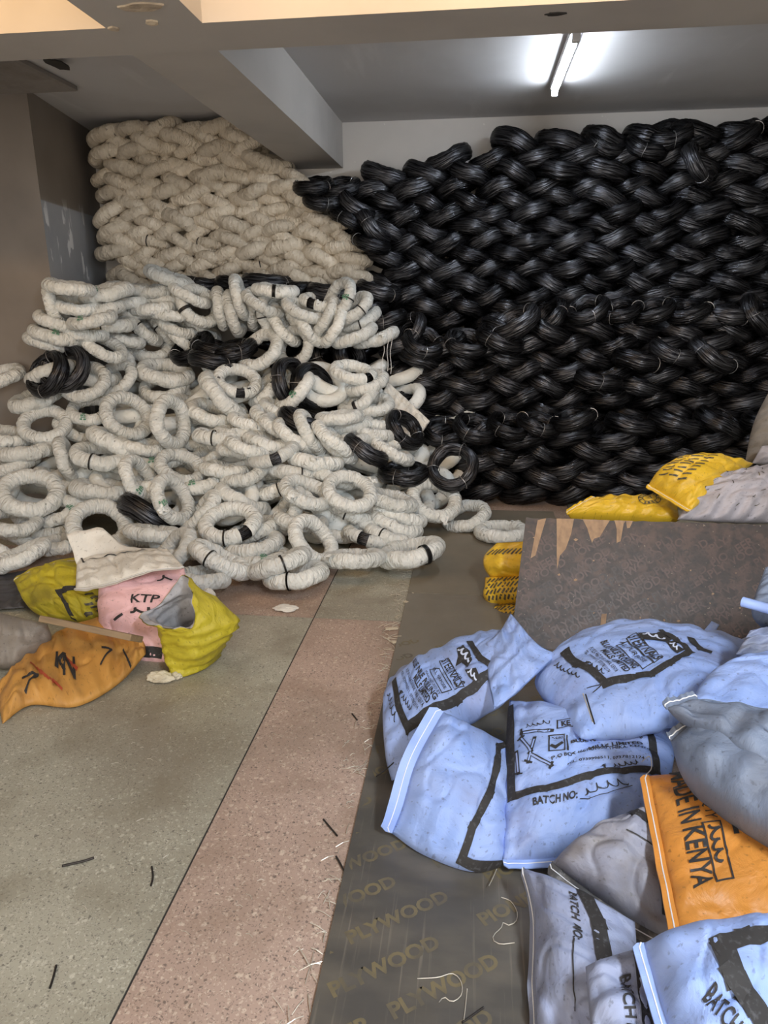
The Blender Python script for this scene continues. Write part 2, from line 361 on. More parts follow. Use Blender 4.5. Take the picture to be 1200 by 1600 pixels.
BLK = [black_mesh(i) for i in range(9)]
WHT = [white_mesh(100+i, None, M_wrap) for i in range(9)]
WHG = [white_mesh(200+i, 0.0, M_wrap) for i in range(3)]
WARM = [white_mesh(300+i, None, M_wrap_warm, R=.151, r=.059) for i in range(8)]
CORE = black_mesh(77, .159, .036); STRAP = strap_mesh(); STRAP.materials.append(M_strap); BAND = strap_mesh(.030); BAND.materials.append(M_strap)
TAIL = [tail_mesh(i) for i in range(3)]
for t in TAIL: t.materials.append(M_wrap)
PATCH = print_patch()
_bmt = bmesh.new(); tube_bm(_bmt, [(.157+.056*math.cos(a), .004*math.sin(2*a), .058*math.sin(a)) for a in [i*2*math.pi/14 for i in range(14)]], .0028, 5, closed=True)
TIE = bpy.data.meshes.new('tie_wire'); _bmt.to_mesh(TIE); _bmt.free(); TIE.materials.append(M_tie)

ORD = 'zeroth first second third fourth fifth sixth seventh eighth ninth tenth eleventh twelfth thirteenth fourteenth fifteenth sixteenth seventeenth eighteenth nineteenth twentieth'.split()
def ordw(n): return ORD[n] if n <= 20 else ('twenty-' if n < 30 else 'thirty-')+ORD[n % 10] if n % 10 else {30: 'thirtieth'}.get(n, str(n)+'th')
RC = random.Random(11)
def coil_obj(kind, mw, label, group, opts=(), ga=None):
    """one coil: a mesh with its parts (straps, ties, flap, bare wire) as children"""
    if kind == 'black':
        o = link('black_wire_coil', RC.choice(BLK))
        if 'tie' in opts:
            for j in range(int(o.data['kt'])):
                t = link('tie_wire', TIE, parent=o); t.rotation_euler.z = o.data['p0']+j*2*math.pi/o.data['kt']
    else:
        me = RC.choice(WHG) if 'gap' in opts else RC.choice(WARM if kind == 'warm_wrap' else WHT)
        o = link('wrapped_wire_coil', me)
        if 'gap' in opts: link('wire_bundle', CORE, parent=o)
        for k in opts:
            if k in ('strap', 'band'):
                t = link('strap', STRAP if k == 'strap' else BAND, parent=o); t.rotation_euler.z = ga if (ga is not None and 'gap' not in opts) else RC.uniform(0, 6.28)
            if k == 'tail': t = link('loose_flap', RC.choice(TAIL), parent=o); t.rotation_euler.z = RC.uniform(0, 6.28)
            if k == 'mark': t = link('printed_mark', PATCH, parent=o); t.rotation_euler.z = ga if ga is not None else RC.uniform(3.6, 5.6)
    o.matrix_world = mw
    tag(o, label, 'coil', group); return o
def mat_from(n, x, pos, s):
    n = n.normalized(); x = (x-n*x.dot(n)).normalized(); y = n.cross(x)
    m = Matrix((x*s, y*s, n*s)).transposed().to_4x4(); m.translation = pos; return m

def low_ring_bm(bm, mw, N=22, Mp=8, R=.156, r=.054):
    g = []
    for i in range(N):
        th = i*2*math.pi/N
        g.append([bm.verts.new(mw @ Vector(((R+r*math.cos(p))*math.cos(th), (R+r*math.cos(p))*math.sin(th), r*math.sin(p)))) for p in [k*2*math.pi/Mp for k in range(Mp)]])
    for i in range(N):
        for k in range(Mp):
            f = bm.faces.new((g[i][k], g[(i+1) % N][k], g[(i+1) % N][(k+1) % Mp], g[i][(k+1) % Mp])); f.smooth = True

def braid(kind, yc, z0, z1, x0f, x1f, topf, pitch, dz, tilt, s, group, where, jit=.06, skipf=None, lean=0.0, hidden=None, opts=None, wild=1.0):
    """rows of coils leaning alternately left and right, each poking into the hole of the next"""
    k = 0; z = z0; n = 0
    while z < z1:
        sg = 1 if k % 2 else -1; row = []
        x = x0f(z) + (pitch/2 if k % 2 else 0) + RC.uniform(-.02, .02)
        while x < x1f(z):
            if z < topf(x) and not (skipf and skipf(x, z)): row.append(x)
            x += pitch*(1+RC.uniform(-.05, .05))
        for i, x in enumerate(row):
            a = sg*tilt*(1+RC.uniform(-.40, .32)*wild); b = lean+RC.uniform(-.12, .12)*wild
            nrm = Vector((math.sin(a), -math.sin(b), math.cos(a))); pos = Vector((x, yc+RC.uniform(-.035, .035), z+RC.uniform(-.012, .012)))
            mw = mat_from(nrm, Vector((math.cos(RC.random()*6), math.sin(RC.random()*6), 0.01)), pos, s*(1+RC.uniform(-jit, jit)))
            if hidden is not None and hidden[1](x, z): low_ring_bm(hidden[0], mw); continue
            col = {'black': 'black', 'warm_wrap': 'cream wrapped', 'white': 'white wrapped'}[kind]
            coil_obj(kind, mw, f'{col} coil leaning {"right" if a < 0 else "left"}, {ordw(i+1)} from left in {ordw(k+1)} row up of {where}', group, (opts() if opts else ()))
            n += 1
        z += dz; k += 1
    return n

def lerp(x, pts):
    if x <= pts[0][0]: return pts[0][1]
    for (a, b), (c, d) in zip(pts, pts[1:]):
        if x <= c: return b+(d-b)*(x-a)/(c-a)
    return pts[-1][1]
hid_b = bmesh.new()
# top profile of the back tier as seen along the wall
TOPB = [(-1.7, 2.28), (-1.05, 2.34), (-0.98, 2.30), (-0.92, 2.52), (-.7, 2.66), (-.35, 2.76), (.1, 2.82), (.6, 2.86), (1.2, 2.84), (3.2, 2.9)]
XRW = [(1.6, -1.08), (1.75, -1.12), (2.0, -1.20), (2.2, -1.34), (2.5, -1.62), (2.7, -1.85), (2.95, -2.05)]
nb = braid('black', 6.57, 1.36, 3, lambda z: -1.62, lambda z: 2.75, lambda x: lerp(x, TOPB)-.07, .345, .106, .345, 1.06, 'black coils of the top tier against the back wall', 'top black tier', hidden=None,
           skipf=lambda x, z: x < lerp(z, XRW)+.33)
nb += braid('black', 6.16, .56, 1.47, lambda z: -.62, lambda z: 2.4, lambda x: 1.20 if x < .12 else 1.34 if x < 1.75 else 9, .345, .106, .345, 1.06, 'black coils of the middle tier', 'middle black tier')
nb += braid('black', 5.78, .10, .66, lambda z: -.22-.12*math.sin(z*4), lambda z: 2.25, lambda x: .54 if x < .9 else 9, .345, .106, .345, 1.06, 'black coils of the bottom tier', 'bottom black tier')
# concealed lower courses behind the front tiers
for (yc, z0, z1, xa, xb) in ((6.57, .08, 1.3, -1.9, 2.75), (6.16, .08, .5, -.75, 2.4)):
    z, k = z0, 0
    while z < z1:
        x = xa+(.18 if k % 2 else 0)
        while x < xb:
            low_ring_bm(hid_b, mat_from(Vector((math.sin((-1)**k*.4), 0, math.cos(.4))), Vector((1, 0, 0)), Vector((x, yc+.02, z)), .84)); x += .36
        z += .112; k += 1
o = from_bm('concealed_wire_coil_courses', hid_b, M_wire, None, True); o['kind'] = 'stuff'; tag(o, 'black wire coils at the back of the stack, behind the front tiers', 'coil')

# cream top stack in the corner by the pillar
nw = braid('warm_wrap', 6.50, 1.66, 2.93, lambda z: -3.09+RC.uniform(-.05, .05), lambda z: lerp(z, XRW)+.20, lambda x: 9,   .240, .077, .36, .90, 'cream wrapped coils of the tall corner stack', 'the corner stack', jit=.11, wild=1.7,
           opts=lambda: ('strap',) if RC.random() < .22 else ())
print('black rows', nb, 'white rows', nw)
# ---------------------------------------------------------------- the slumped heap: each visible coil read off the photograph as an ellipse
# (cx, cy, semi-major px, minor/major, angle of the major axis, options, label or '')
HEAP = [
 (70,663,40,.75,-10,'','white coil with open centre at pillar foot, heap\'s upper edge'), (57,622,44,.40,-20,'',''), (8,682,40,.45,10,'',''), (45,703,48,.32,-8,'',''), (25,727,40,.30,-20,'',''),
 (133,597,40,.75,-25,'',''), (180,592,34,.70,-40,'',''), (142,640,36,.65,-10,'mark',''), (199,650,42,.87,30,'','round white coil facing out with second coil showing through it'), (188,690,52,.36,20,'',''),
 (105,720,38,.40,70,'',''), (158,712,48,.50,5,'strap',''), (47,770,50,.77,-5,'','largest open white coil near heap bottom beside pillar end'), (157,822,51,.85,10,'mark','big open white coil standing behind the white sack'), (163,765,52,.36,5,'',''),
 (80,822,38,.50,-10,'',''), (90,798,36,.5,-25,'mark',''), (14,846,40,.6,20,'',''), (33,868,45,.36,-25,'tail',''), (20,815,32,.6,0,'',''),
 (258,582,45,.5,8,'',''), (257,603,40,.62,-10,'',''), (268,660,44,.70,80,'','upright oval white coil with slot opening in heap middle'), (349,622,52,.36,47,'','long edge-on white coil slanting down to lower right in heap'), (332,645,42,.5,15,'',''),
 (345,681,45,.3,5,'strap',''), (254,717,44,.38,-12,'mark',''), (325,710,36,.45,-30,'',''), (283,732,28,.7,20,'',''), (378,700,38,.32,5,'',''), (352,733,38,.34,5,'',''), (314,755,46,.34,-12,'mark tail',''), (218,748,30,.6,60,'mark',''),
 (378,780,48,.35,25,'',''), (270,780,33,.7,60,'mark tail','white coil facing forward with frayed wrap and green mark'), (317,800,42,.36,-50,'',''), (360,818,49,.68,-12,'gap strap','flat open white coil with bare black gap on its front rim'),
 (240,836,40,.34,5,'',''), (278,842,38,.34,-10,'',''), (275,864,32,.5,-50,'',''), (222,854,36,.55,0,'',''), (290,880,24,.6,0,'',''), (310,902,42,.38,3,'',''), (345,876,50,.38,28,'strap',''), (395,852,50,.45,-10,'',''), (408,872,45,.4,-10,'mark',''),
 (388,702,40,.34,18,'',''), (420,690,42,.36,15,'',''), (432,714,36,.45,-20,'gap','white coil with wide bare black gap amid heap slope'), (461,733,47,.34,10,'strap',''), (492,720,46,.32,8,'tail',''), (440,760,42,.33,-22,'strap',''), (385,738,38,.5,-20,'tail',''),
 (450,798,34,.42,-65,'tail',''), (480,770,40,.6,20,'tail',''), (546,768,43,.76,15,'tail','open white coil with crumpled wrap inside, right part of heap'), (545,801,46,.36,25,'strap',''), (490,845,40,.70,50,'','arched white coil standing at the heap front edge'), (437,882,50,.31,-20,'strap',''),
 (461,895,51,.43,-8,'strap strap','flat white coil lying on the floor at heap front'), (555,873,47,.34,-3,'tail',''), (640,862,52,.42,-12,'band strap','white coil with wide black band at plywood edge'), (577,838,44,.34,18,'gap',''), (613,836,46,.35,18,'strap',''), (620,818,42,.42,20,'',''), (623,805,47,.34,18,'',''), (613,782,38,.4,15,'tail',''),
 (678,780,44,.82,20,'tail','open white coil leaning upright on right end of the heap'), (728,806,37,.62,-15,'','white coil half hidden behind the leaning open coil'), (784,831,43,.45,0,'tail','white coil lying alone on plywood beside yellow sacks'),
 (418,607,40,.40,-48,'gap','first of three leaning white coils before the black rings'), (443,603,40,.38,-50,'','second of three leaning white coils before the black rings'), (458,613,42,.42,-48,'mark','third of three leaning white coils before the black rings'), (433,663,48,.38,35,'',''), (407,547,40,.68,-40,'','open white coil tilted back above the three leaning coils'), (460,542,36,.80,-60,'','open white coil overlapping its tilted neighbour above black ring'),
 (371,595,38,.72,10,'gap','open white coil with small black gap at its top'), (350,572,34,.4,5,'tail',''), (552,583,38,.5,10,'gap',''), (572,600,34,.5,-20,'',''), (578,633,36,.55,-5,'','small open white coil atop white slope beside black stack'), (560,622,32,.5,-35,'band',''),
 (530,655,38,.32,-5,'',''), (583,663,32,.36,10,'',''), (545,668,40,.32,-10,'',''), (585,675,38,.32,8,'',''), (545,684,40,.32,-8,'',''), (600,692,38,.32,-8,'tail',''), (612,708,36,.34,30,'',''), (528,692,32,.42,40,'',''),
 (395,660,40,.36,15,'',''), (440,672,36,.4,30,'',''), (372,676,36,.36,-5,'',''), (460,685,40,.4,35,'',''), (485,678,30,.4,60,'',''), (518,687,38,.34,38,'',''), (215,568,36,.6,60,'',''), (300,640,34,.5,30,'',''), (300,690,36,.4,0,'',''), (120,672,34,.5,20,'',''), (90,750,34,.4,20,'',''), (220,700,36,.4,10,'',''), (520,745,36,.4,20,'',''), (500,790,36,.4,40,'',''), (520,830,40,.4,10,'tail',''), (400,830,36,.4,-20,'',''), (130,780,36,.4,0,'',''), 
 (640,720,30,.4,20,'',''), (625,645,40,.32,42,'',''), (420,735,34,.4,0,'',''), (470,815,34,.4,10,'',''), (345,855,34,.4,0,'',''), (200,730,36,.36,20,'',''), (240,755,36,.4,-10,'',''), (440,640,34,.4,20,'',''), (95,850,34,.4,-10,'',''), (60,815,30,.5,20,'',''), (585,815,34,.4,15,'',''), (190,880,34,.4,0,'',''),
]
MID = [
 (108,450,34,.30,8,'',''), (90,475,30,.5,75,'',''), (165,460,44,.32,-10,'mark',''), (195,473,36,.3,-5,'',''), (120,476,30,.45,5,'',''), (157,483,40,.32,-8,'',''), (143,498,36,.3,-12,'mark',''), (170,508,42,.33,0,'strap',''), (93,507,34,.36,18,'',''), (88,523,42,.35,12,'mark',''), (77,535,38,.32,15,'',''),
 (163,538,36,.55,25,'',''), (233,543,38,.62,5,'','open white coil with wrapped coil inside, below pillar ledge'), (265,440,40,.33,20,'',''), (240,456,36,.3,-5,'',''), (256,468,34,.3,0,'',''), (238,482,38,.33,-5,'',''), (268,488,32,.36,5,'',''), (311,478,38,.80,40,'band','open white coil with dark purple band on middle ledge'), (310,512,40,.36,38,'tail',''),
 (278,505,28,.5,20,'',''), (222,508,38,.37,40,'strap',''), (255,513,36,.34,48,'strap',''), (345,482,34,.33,80,'',''), (367,490,38,.42,75,'','upright white coil with black slot on middle ledge'), (376,465,36,.35,75,'',''), (393,482,34,.33,85,'',''), (430,457,38,.3,5,'band strap',''), (424,490,32,.65,80,'strap','upright open white coil in middle of ledge'), (460,494,32,.38,60,'',''),
 (475,482,30,.45,25,'',''), (485,513,28,.4,50,'',''), (506,498,30,.38,-60,'',''), (517,511,32,.38,-62,'',''), (530,467,26,.6,-60,'mark strap','topmost white coil end with green mark on ledge'), (548,480,26,.5,-40,'strap',''), (558,496,40,.5,-18,'strap','open white coil tilted at right end of middle ledge'), (553,523,38,.38,-22,'',''), (585,524,40,.4,-15,'tail tail','frayed white coil trailing threads over black stack'), (500,471,28,.4,10,'gap',''),
 (200,455,34,.3,5,'',''), (205,490,34,.3,0,'',''), (300,455,30,.34,25,'',''), (410,475,28,.4,30,'',''), (445,510,28,.4,50,'',''), (130,520,34,.32,5,'',''), (190,530,32,.34,15,'',''), (285,530,30,.34,40,'',''),
]
BLACK = [  # black coils that stand out one by one; last value picks the supporting surface depth
 (631,739,43,.44,0,'h','flat black ring lying at right foot of white heap'), (707,730,43,.90,-20,4.98,'black ring standing upright against bottom black tier'), (632,672,37,.60,50,5.35,'black ring propped between white slope and bottom tier'), (571,707,40,.30,32,'h','edge-on black coil slanting across white slope'),
 (487,607,43,.78,75,'h','large black ring standing right of three leaning white coils'), (455,598,42,.70,70,'h','black ring partly hidden behind three leaning white coils'), (470,656,37,.36,20,'h','edge-on black coil just below three leaning white coils'), (233,806,56,.31,28,'h','black edge-on coil lying amid white heap above sacks'),
 (663,536,37,.62,20,5.93,'open black ring first along front edge of middle tier'), (729,536,38,.58,12,5.93,'open black ring second along front edge of middle tier'), (782,530,42,.42,20,5.93,'black coil third along front edge of middle tier'), (803,505,46,.46,-28,5.95,'pale worn black coil tipped up on middle tier'), (637,515,30,.6,-40,6.1,'arched black coil at left end of middle tier'), (858,497,38,.5,-45,6.1,'black coil tipped up steeply beside pale worn coil'),
 (918,484,34,.58,-15,6.02,'open black ring with frayed wires on middle tier top'), (968,486,34,.5,-12,6.02,'black ring sixth along middle tier top edge'), (1020,486,36,.5,-15,6.02,'black ring seventh along middle tier top edge'), (1075,487,38,.44,-12,6.02,'black ring eighth along middle tier top edge'), (1137,492,42,.32,5,5.98,'flat black coil near right end of middle tier top'), (1182,492,36,.36,60,6.0,'black coil standing on end at right of middle tier'),
 (693,675,34,.66,5,5.58,'open black ring at left end of bottom tier top'), (742,670,38,.58,20,5.58,'open black ring second along bottom tier top'), (795,666,37,.55,15,5.58,'open black ring third along bottom tier top'), (842,662,38,.46,15,5.6,'black coil fourth along bottom tier top'), (895,655,38,.42,-15,5.6,'black coil fifth along bottom tier top'),
 (997,561,46,.36,12,5.93,'bulging black coil proud of middle tier face'), (1052,550,42,.37,22,5.93,'bulging black coil beside proud one on middle tier'), (1112,553,44,.37,35,5.93,'steep bulging black coil right of middle tier face'), (933,592,42,.36,15,5.95,'frayed bulging black coil lower on middle tier face'),
 (948,222,38,.5,22,6.45,'fat black coil bulging at crest of top tier'), (1010,231,38,.36,18,6.4,'tilted black coil beneath open ring on crest'), (1045,211,44,.43,-8,6.45,'open black ring crowning the top tier'), (1082,221,38,.36,-15,6.42,'black coil tucked right of the crowning ring'), (1150,214,40,.4,-25,6.45,'black coil tilted up at right end of crest'), (1090,256,36,.38,62,6.28,'black coil standing on end below crowning ring'),
 (490,292,30,.36,-5,6.35,'black coil on crest beside cream stack'), (533,293,32,.42,-10,6.4,'black coil capping low crest beside beam end'), (556,320,38,.36,35,6.36,'black coil slanting below low crest by beam end'), (505,314,34,.36,8,6.3,'black coil tucked against cream stack upper edge'), (545,341,34,.33,25,6.3,'black coil in hollow between cream and black stacks'), (583,352,38,.36,50,6.32,'steep black coil in hollow between stacks'), (580,380,34,.33,20,6.3,'black coil lower in hollow between stacks'),
 (515,560,46,.70,60,5.95,'dark black ring in recess behind white coils'), (548,560,40,.6,70,6.0,'second dark black ring in recess behind white coils'), (100,575,44,.80,-50,5.1,'black ring standing beside pillar above heap'), (76,585,42,.6,-60,5.05,'black ring wedged against pillar corner'), (335,547,40,.36,15,5.75,'black coil in dark recess below middle ledge'), (300,545,40,.5,-30,5.8,'black coil at start of dark recess below ledge'), (365,548,40,.36,-15,5.8,'black coil at end of dark recess below ledge'),
 (318,445,42,.28,5,6.25,'black coil laid flat under cream stack front'), (375,446,42,.26,3,6.28,'second black coil laid flat under cream stack'), (418,445,44,.26,3,6.25,'third black coil laid flat under cream stack'), (458,453,44,.26,3,6.22,'fourth black coil laid flat under cream stack'), (520,458,44,.28,5,6.2,'fifth black coil laid flat under cream stack'), (570,480,40,.3,8,6.15,'black coil behind right end of middle ledge'), (590,455,38,.34,12,6.25,'black coil between cream stack foot and black wall'), (600,500,40,.34,-10,6.1,'black coil below right end of middle ledge'), (330,562,38,.34,10,5.65,'lowest black coil in dark recess below ledge'),
]
YBL = [(-3.3, 3.9), (-2.86, 3.95), (-1.9, 3.9), (-1.0, 3.84), (-.6, 4.15), (-.2, 4.62), (.12, 4.66), (.25, 4.7), (.32, 6)]
def heap_h(x, y):
    if y > (5.92 if x > -2.75 else 5.22) and x < -.6: return 1.72
    return max(0.0, min(1.2, (y-lerp(x, YBL))*.60))
def heap_hit(px, py):
    d = ray(px, py).normalized(); t = 2.5
    while t < 9:
        p = CAM+d*t
        if p.z < heap_h(p.x, p.y): return p
        t += .02
    return CAM+d*7
def pose(px, py, a, ratio, ang, R=.156, r=.054):
    v = ray(px, py).normalized(); t = math.radians(ang)
    e1 = (RT*math.cos(t) - UP*math.sin(t)); e1 = (e1 - v*e1.dot(v)).normalized()
    e2 = e1.cross(v); 
    if e2.dot(UP) < 0: e2 = -e2
    c = max(0.02, min(.98, (ratio*(R+r)-r)/R)); s = math.sqrt(1-c*c)
    return (-v*c + e2*s).normalized(), e1
HEAP_EXTRA = next(i for i, h in enumerate(HEAP) if h[:2] == (215, 568))
items = []   # dict(kind, pos, n, x, s, opts, label, fixed)
for kind, L in (('white', HEAP), ('white', MID), ('black', BLACK)):
    for q_, it in enumerate(L):
        px, py, a, ra, an, op, lb = it
        if kind == 'black' and op != 'h': p = at_y(px, py, op)
        else: p = heap_hit(px, py)
        v = (p-CAM).normalized(); dist = (p-CAM).dot(FW)
        s = max(.86, min(1.16, a*dist/FPX/.21)); n, x = pose(px, py, a, ra, an)
        dp = .05*s
        if kind == 'white' and L is HEAP: dp = -.07 if (ra >= .6 and lb) else -.02 if ra >= .6 else .18 if q_ >= HEAP_EXTRA else .09
        if (px, py) == (728, 806): dp = .16
        nz = math.sqrt(max(0, 1-n.z*n.z)); zmin = (.159*nz+.052)*s
        q = p+v*dp
        while q.z < zmin and q.y > 1: q -= v*.01
        items.append(dict(kind=kind, pos=q, n=n, x=x, s=s, opts=(op.split() if kind == 'white' else ['tie']), label=lb, px=px, py=py, mid=L is MID, free=not (kind == 'black' and op != 'h'), fill=False, top=(kind == 'white' and ra >= .6 and bool(lb) and px != 728 or kind == 'black' and op == 'h' and ra > .4)))
# a second layer of coils just under the first, seen through the gaps
rf = random.Random(3)
NF = 0
for gy in np.arange(590, 905, 30):
    for gx in np.arange(10, 700, 62):
        px, py = gx+rf.uniform(-20, 20), gy+rf.uniform(-8, 8)
        p = heap_hit(px, py)
        if p.y > 5.9 or p.z < .26 or p.x > .1: continue
        v = (p-CAM).normalized()
        n = Vector((rf.uniform(-.7, .7), rf.uniform(-.9, .1), 1)).normalized()
        items.append(dict(kind='white', pos=p+v*.27, n=n, x=Vector((rf.uniform(-1, 1), rf.uniform(-1, 1), .1)), s=rf.uniform(.92, 1.05), opts=[], label='', px=px, py=py, mid=False, free=True, fill=True, top=False)); NF += 1
# push apart: every ring as 14 small balls, moved mostly along the line of sight
P = np.array([i['pos'] for i in items]); P0 = P.copy(); N = len(items)
VD = np.array([(Vector(p)-CAM).normalized() for p in P]); S = np.array([i['s'] for i in items])
CI = []
for i in items:
    n = i['n']; x = (i['x']-n*i['x'].dot(n)).normalized(); y = n.cross(x)
    CI.append([(x*math.cos(t)+y*math.sin(t))*(.156*i['s']) for t in [k*2*math.pi/14 for k in range(14)]])
CI = np.array(CI); free = np.array([(.5 if i['top'] else 1.0) if i['free'] else 0.15 for i in items]); fill = np.array([i['fill'] for i in items]); wt = np.array([.25 if i['top'] else .1 if False else 1.0 for i in items])
for itn in range(110):
    D = np.zeros((N, 3))
    dd = np.linalg.norm(P[:, None]-P[None], axis=2); I, J = np.where(np.triu(dd < .40, 1))
    A = P[I][:, None]+CI[I]; B = P[J][:, None]+CI[J]
    df = A[:, :, None]-B[:, None]; ds = np.linalg.norm(df, axis=3)+1e-6
    rs = (.047*(S[I]+S[J]))[:, None, None]; pen = np.clip(rs-ds, 0, None)
    f = (df/ds[..., None]*pen[..., None]).sum((1, 2)); cnt = np.maximum(1, (pen > 0).sum((1, 2)))[:, None]
    f = f/np.sqrt(cnt)
    np.add.at(D, I, f*(np.where(fill[J] & ~fill[I], .1, 1)*np.minimum(1.6, 2*wt[I]/(wt[I]+wt[J])))[:, None]*.4); np.add.at(D, J, -f*(np.where(fill[I] & ~fill[J], .1, 1)*np.minimum(1.6, 2*wt[J]/(wt[I]+wt[J])))[:, None]*.4)
    al = (D*VD).sum(1, keepdims=True)*VD
    D = al + .20*(D-al)
    P += np.clip(D*free[:, None], -.03, .03)
    back = P0-P; bal = (back*VD).sum(1, keepdims=True)*VD
    P += .012*bal*1.0 + .14*(back-bal)*np.where(fill, .2, 1)[:, None]
    lo = (P[:, None]+CI)[:, :, 2].min(1) - .052*S
    lift = np.clip(-lo, 0, .05); P -= VD*(np.where(fill, 0, lift)/np.maximum(.12, -VD[:, 2]))[:, None]; P[:, 2] += np.where(fill, lift, 0)
    P[:, 1] = np.minimum(P[:, 1], 6.62)
def pillar_x(y): return -3.17 if y < 5.45 else -3.17-.25*(y-5.45)/1.4
for k, i in enumerate(items):
    p = Vector(P[k]); v = (p-CAM).normalized()
    ex_ = max(abs(Vector(c).x) for c in CI[k])+.05; ey_ = max(abs(Vector(c).y) for c in CI[k])+.05
    while p.y+ey_ > 5.44 and p.x-ex_ < pillar_x(p.y): p -= v*.01
    i['pos'] = p
# labels for the coils that have no striking look of their own: counted within bands read from the top of the heap
bands = {}
for i in items:
    if i['label'] or i['kind'] == 'black': continue
    key = ('m', int((i['py']-430)//28)) if i['mid'] else ('h', int((i['py']-550)//30), i['fill'])
    bands.setdefault(key, []).append(i)
for key, L in bands.items():
    L.sort(key=lambda i: i['px'])
    for j, i in enumerate(L):
        sl = abs(i['n'].z); look = 'lying flat' if sl > .8 else 'tilted' if sl > .45 else 'on edge'
        if key[0] == 'm': i['label'] = f'white coil {look}, {ordw(j+1)} from left in {ordw(key[1]+1)} course of the middle ledge'
        else: i['label'] = f'{"half buried " if i["fill"] else ""}white coil {look}, {ordw(j+1)} from left in {ordw(key[1]+1)} band of heap'
NWMAX = 300 - nw
wl = sorted([i for i in items if i['kind'] == 'white'], key=lambda i: i['fill']); hid_w = bmesh.new()
for c, i in enumerate(wl):
    mw = mat_from(i['n'], i['x'], i['pos'], i['s'])
    if c >= NWMAX and i['pos'].x < -2.85 and i['pos'].y > 5.1: continue
    if c >= NWMAX: low_ring_bm(hid_w, mw, 30, 10); continue
    # straps and gaps turned to the side that faces the camera
    tocam = (CAM-i['pos']).normalized(); iv = mw.to_3x3().inverted() @ tocam; ga = math.atan2(iv.y, iv.x)+rf.uniform(-.5, .5)
    op = i['opts']
    if 'gap' in op:
        rot = Matrix.Rotation(ga+rf.uniform(-.4, .4), 4, 'Z'); mw = mw @ rot
    coil_obj('white', mw, i['label'], 'white coils on the middle ledge' if i['mid'] else 'white coils slumped in the heap', op, ga)
for i in items:
    if i['kind'] == 'black': coil_obj('black', mat_from(i['n'], i['x'], i['pos'], i['s']), i['label'], 'black coils lying loose from their stacks', i['opts'])
o = from_bm('buried_wrapped_coils', hid_w, M_wrap, None, True); o['kind'] = 'stuff'; tag(o, 'white wrapped coils buried inside the heap', 'coil')
print('white heap', len(wl), 'fill', NF, 'black loose', len(BLACK))
# ---------------------------------------------------------------- printed lettering as flat meshes
_tc = {}
def text_polys(s, bold=0.0, cut=0.25):
    """triangulated lettering, unit cap height about 0.7, as (verts, faces); cut so that it can follow a curved surface"""
    key = (s, bold, cut)
    if key in _tc: return _tc[key]
    cu = bpy.data.curves.new('lettering', 'FONT'); cu.body = s; cu.size = 1; cu.offset = bold; cu.resolution_u = 3; cu.fill_mode = 'FRONT'
    ob = bpy.data.objects.new('lettering', cu); COL.objects.link(ob)
    me = ob.to_mesh(); bm = bmesh.new(); bm.from_mesh(me); ob.to_mesh_clear()
    bpy.data.objects.remove(ob); bpy.data.curves.remove(cu)
    bmesh.ops.remove_doubles(bm, verts=bm.verts[:], dist=1e-5)
    if cut:
        xs = [v.co.x for v in bm.verts]; ys = [v.co.y for v in bm.verts]
        for ax, lo, hi in ((0, min(xs), max(xs)), (1, min(ys), max(ys))):
            p = lo+cut
            while p < hi:
                co = Vector((p, 0, 0)) if ax == 0 else Vector((0, p, 0)); no = Vector((1, 0, 0)) if ax == 0 else Vector((0, 1, 0))
                bmesh.ops.bisect_plane(bm, geom=bm.verts[:]+bm.edges[:]+bm.faces[:], plane_co=co, plane_no=no, dist=1e-6); p += cut
    bmesh.ops.triangulate(bm, faces=bm.faces[:]); bm.verts.index_update()
    V = [(v.co.x, v.co.y) for v in bm.verts]; F = [[v.index for v in f.verts] for f in bm.faces]; bm.free()
    w = max(v[0] for v in V); _tc[key] = (V, F, w); return _tc[key]

M_ink = MAT('black_print', (0.022, 0.021, 0.022), .7, layers=[(90, 3, .55, .75, (0.14, 0.145, 0.165), .40)])
M_ink_w = MAT('pale_print', (0.55, 0.62, 0.80), .6)
M_ink_red = MAT('red_print', (0.42, 0.07, 0.03), .6)
M_ink_grey = MAT('faded_print', (0.06, 0.055, 0.05), .6, layers=[(60, 3, .45, .7, (0.25, 0.2, 0.08), .7)])

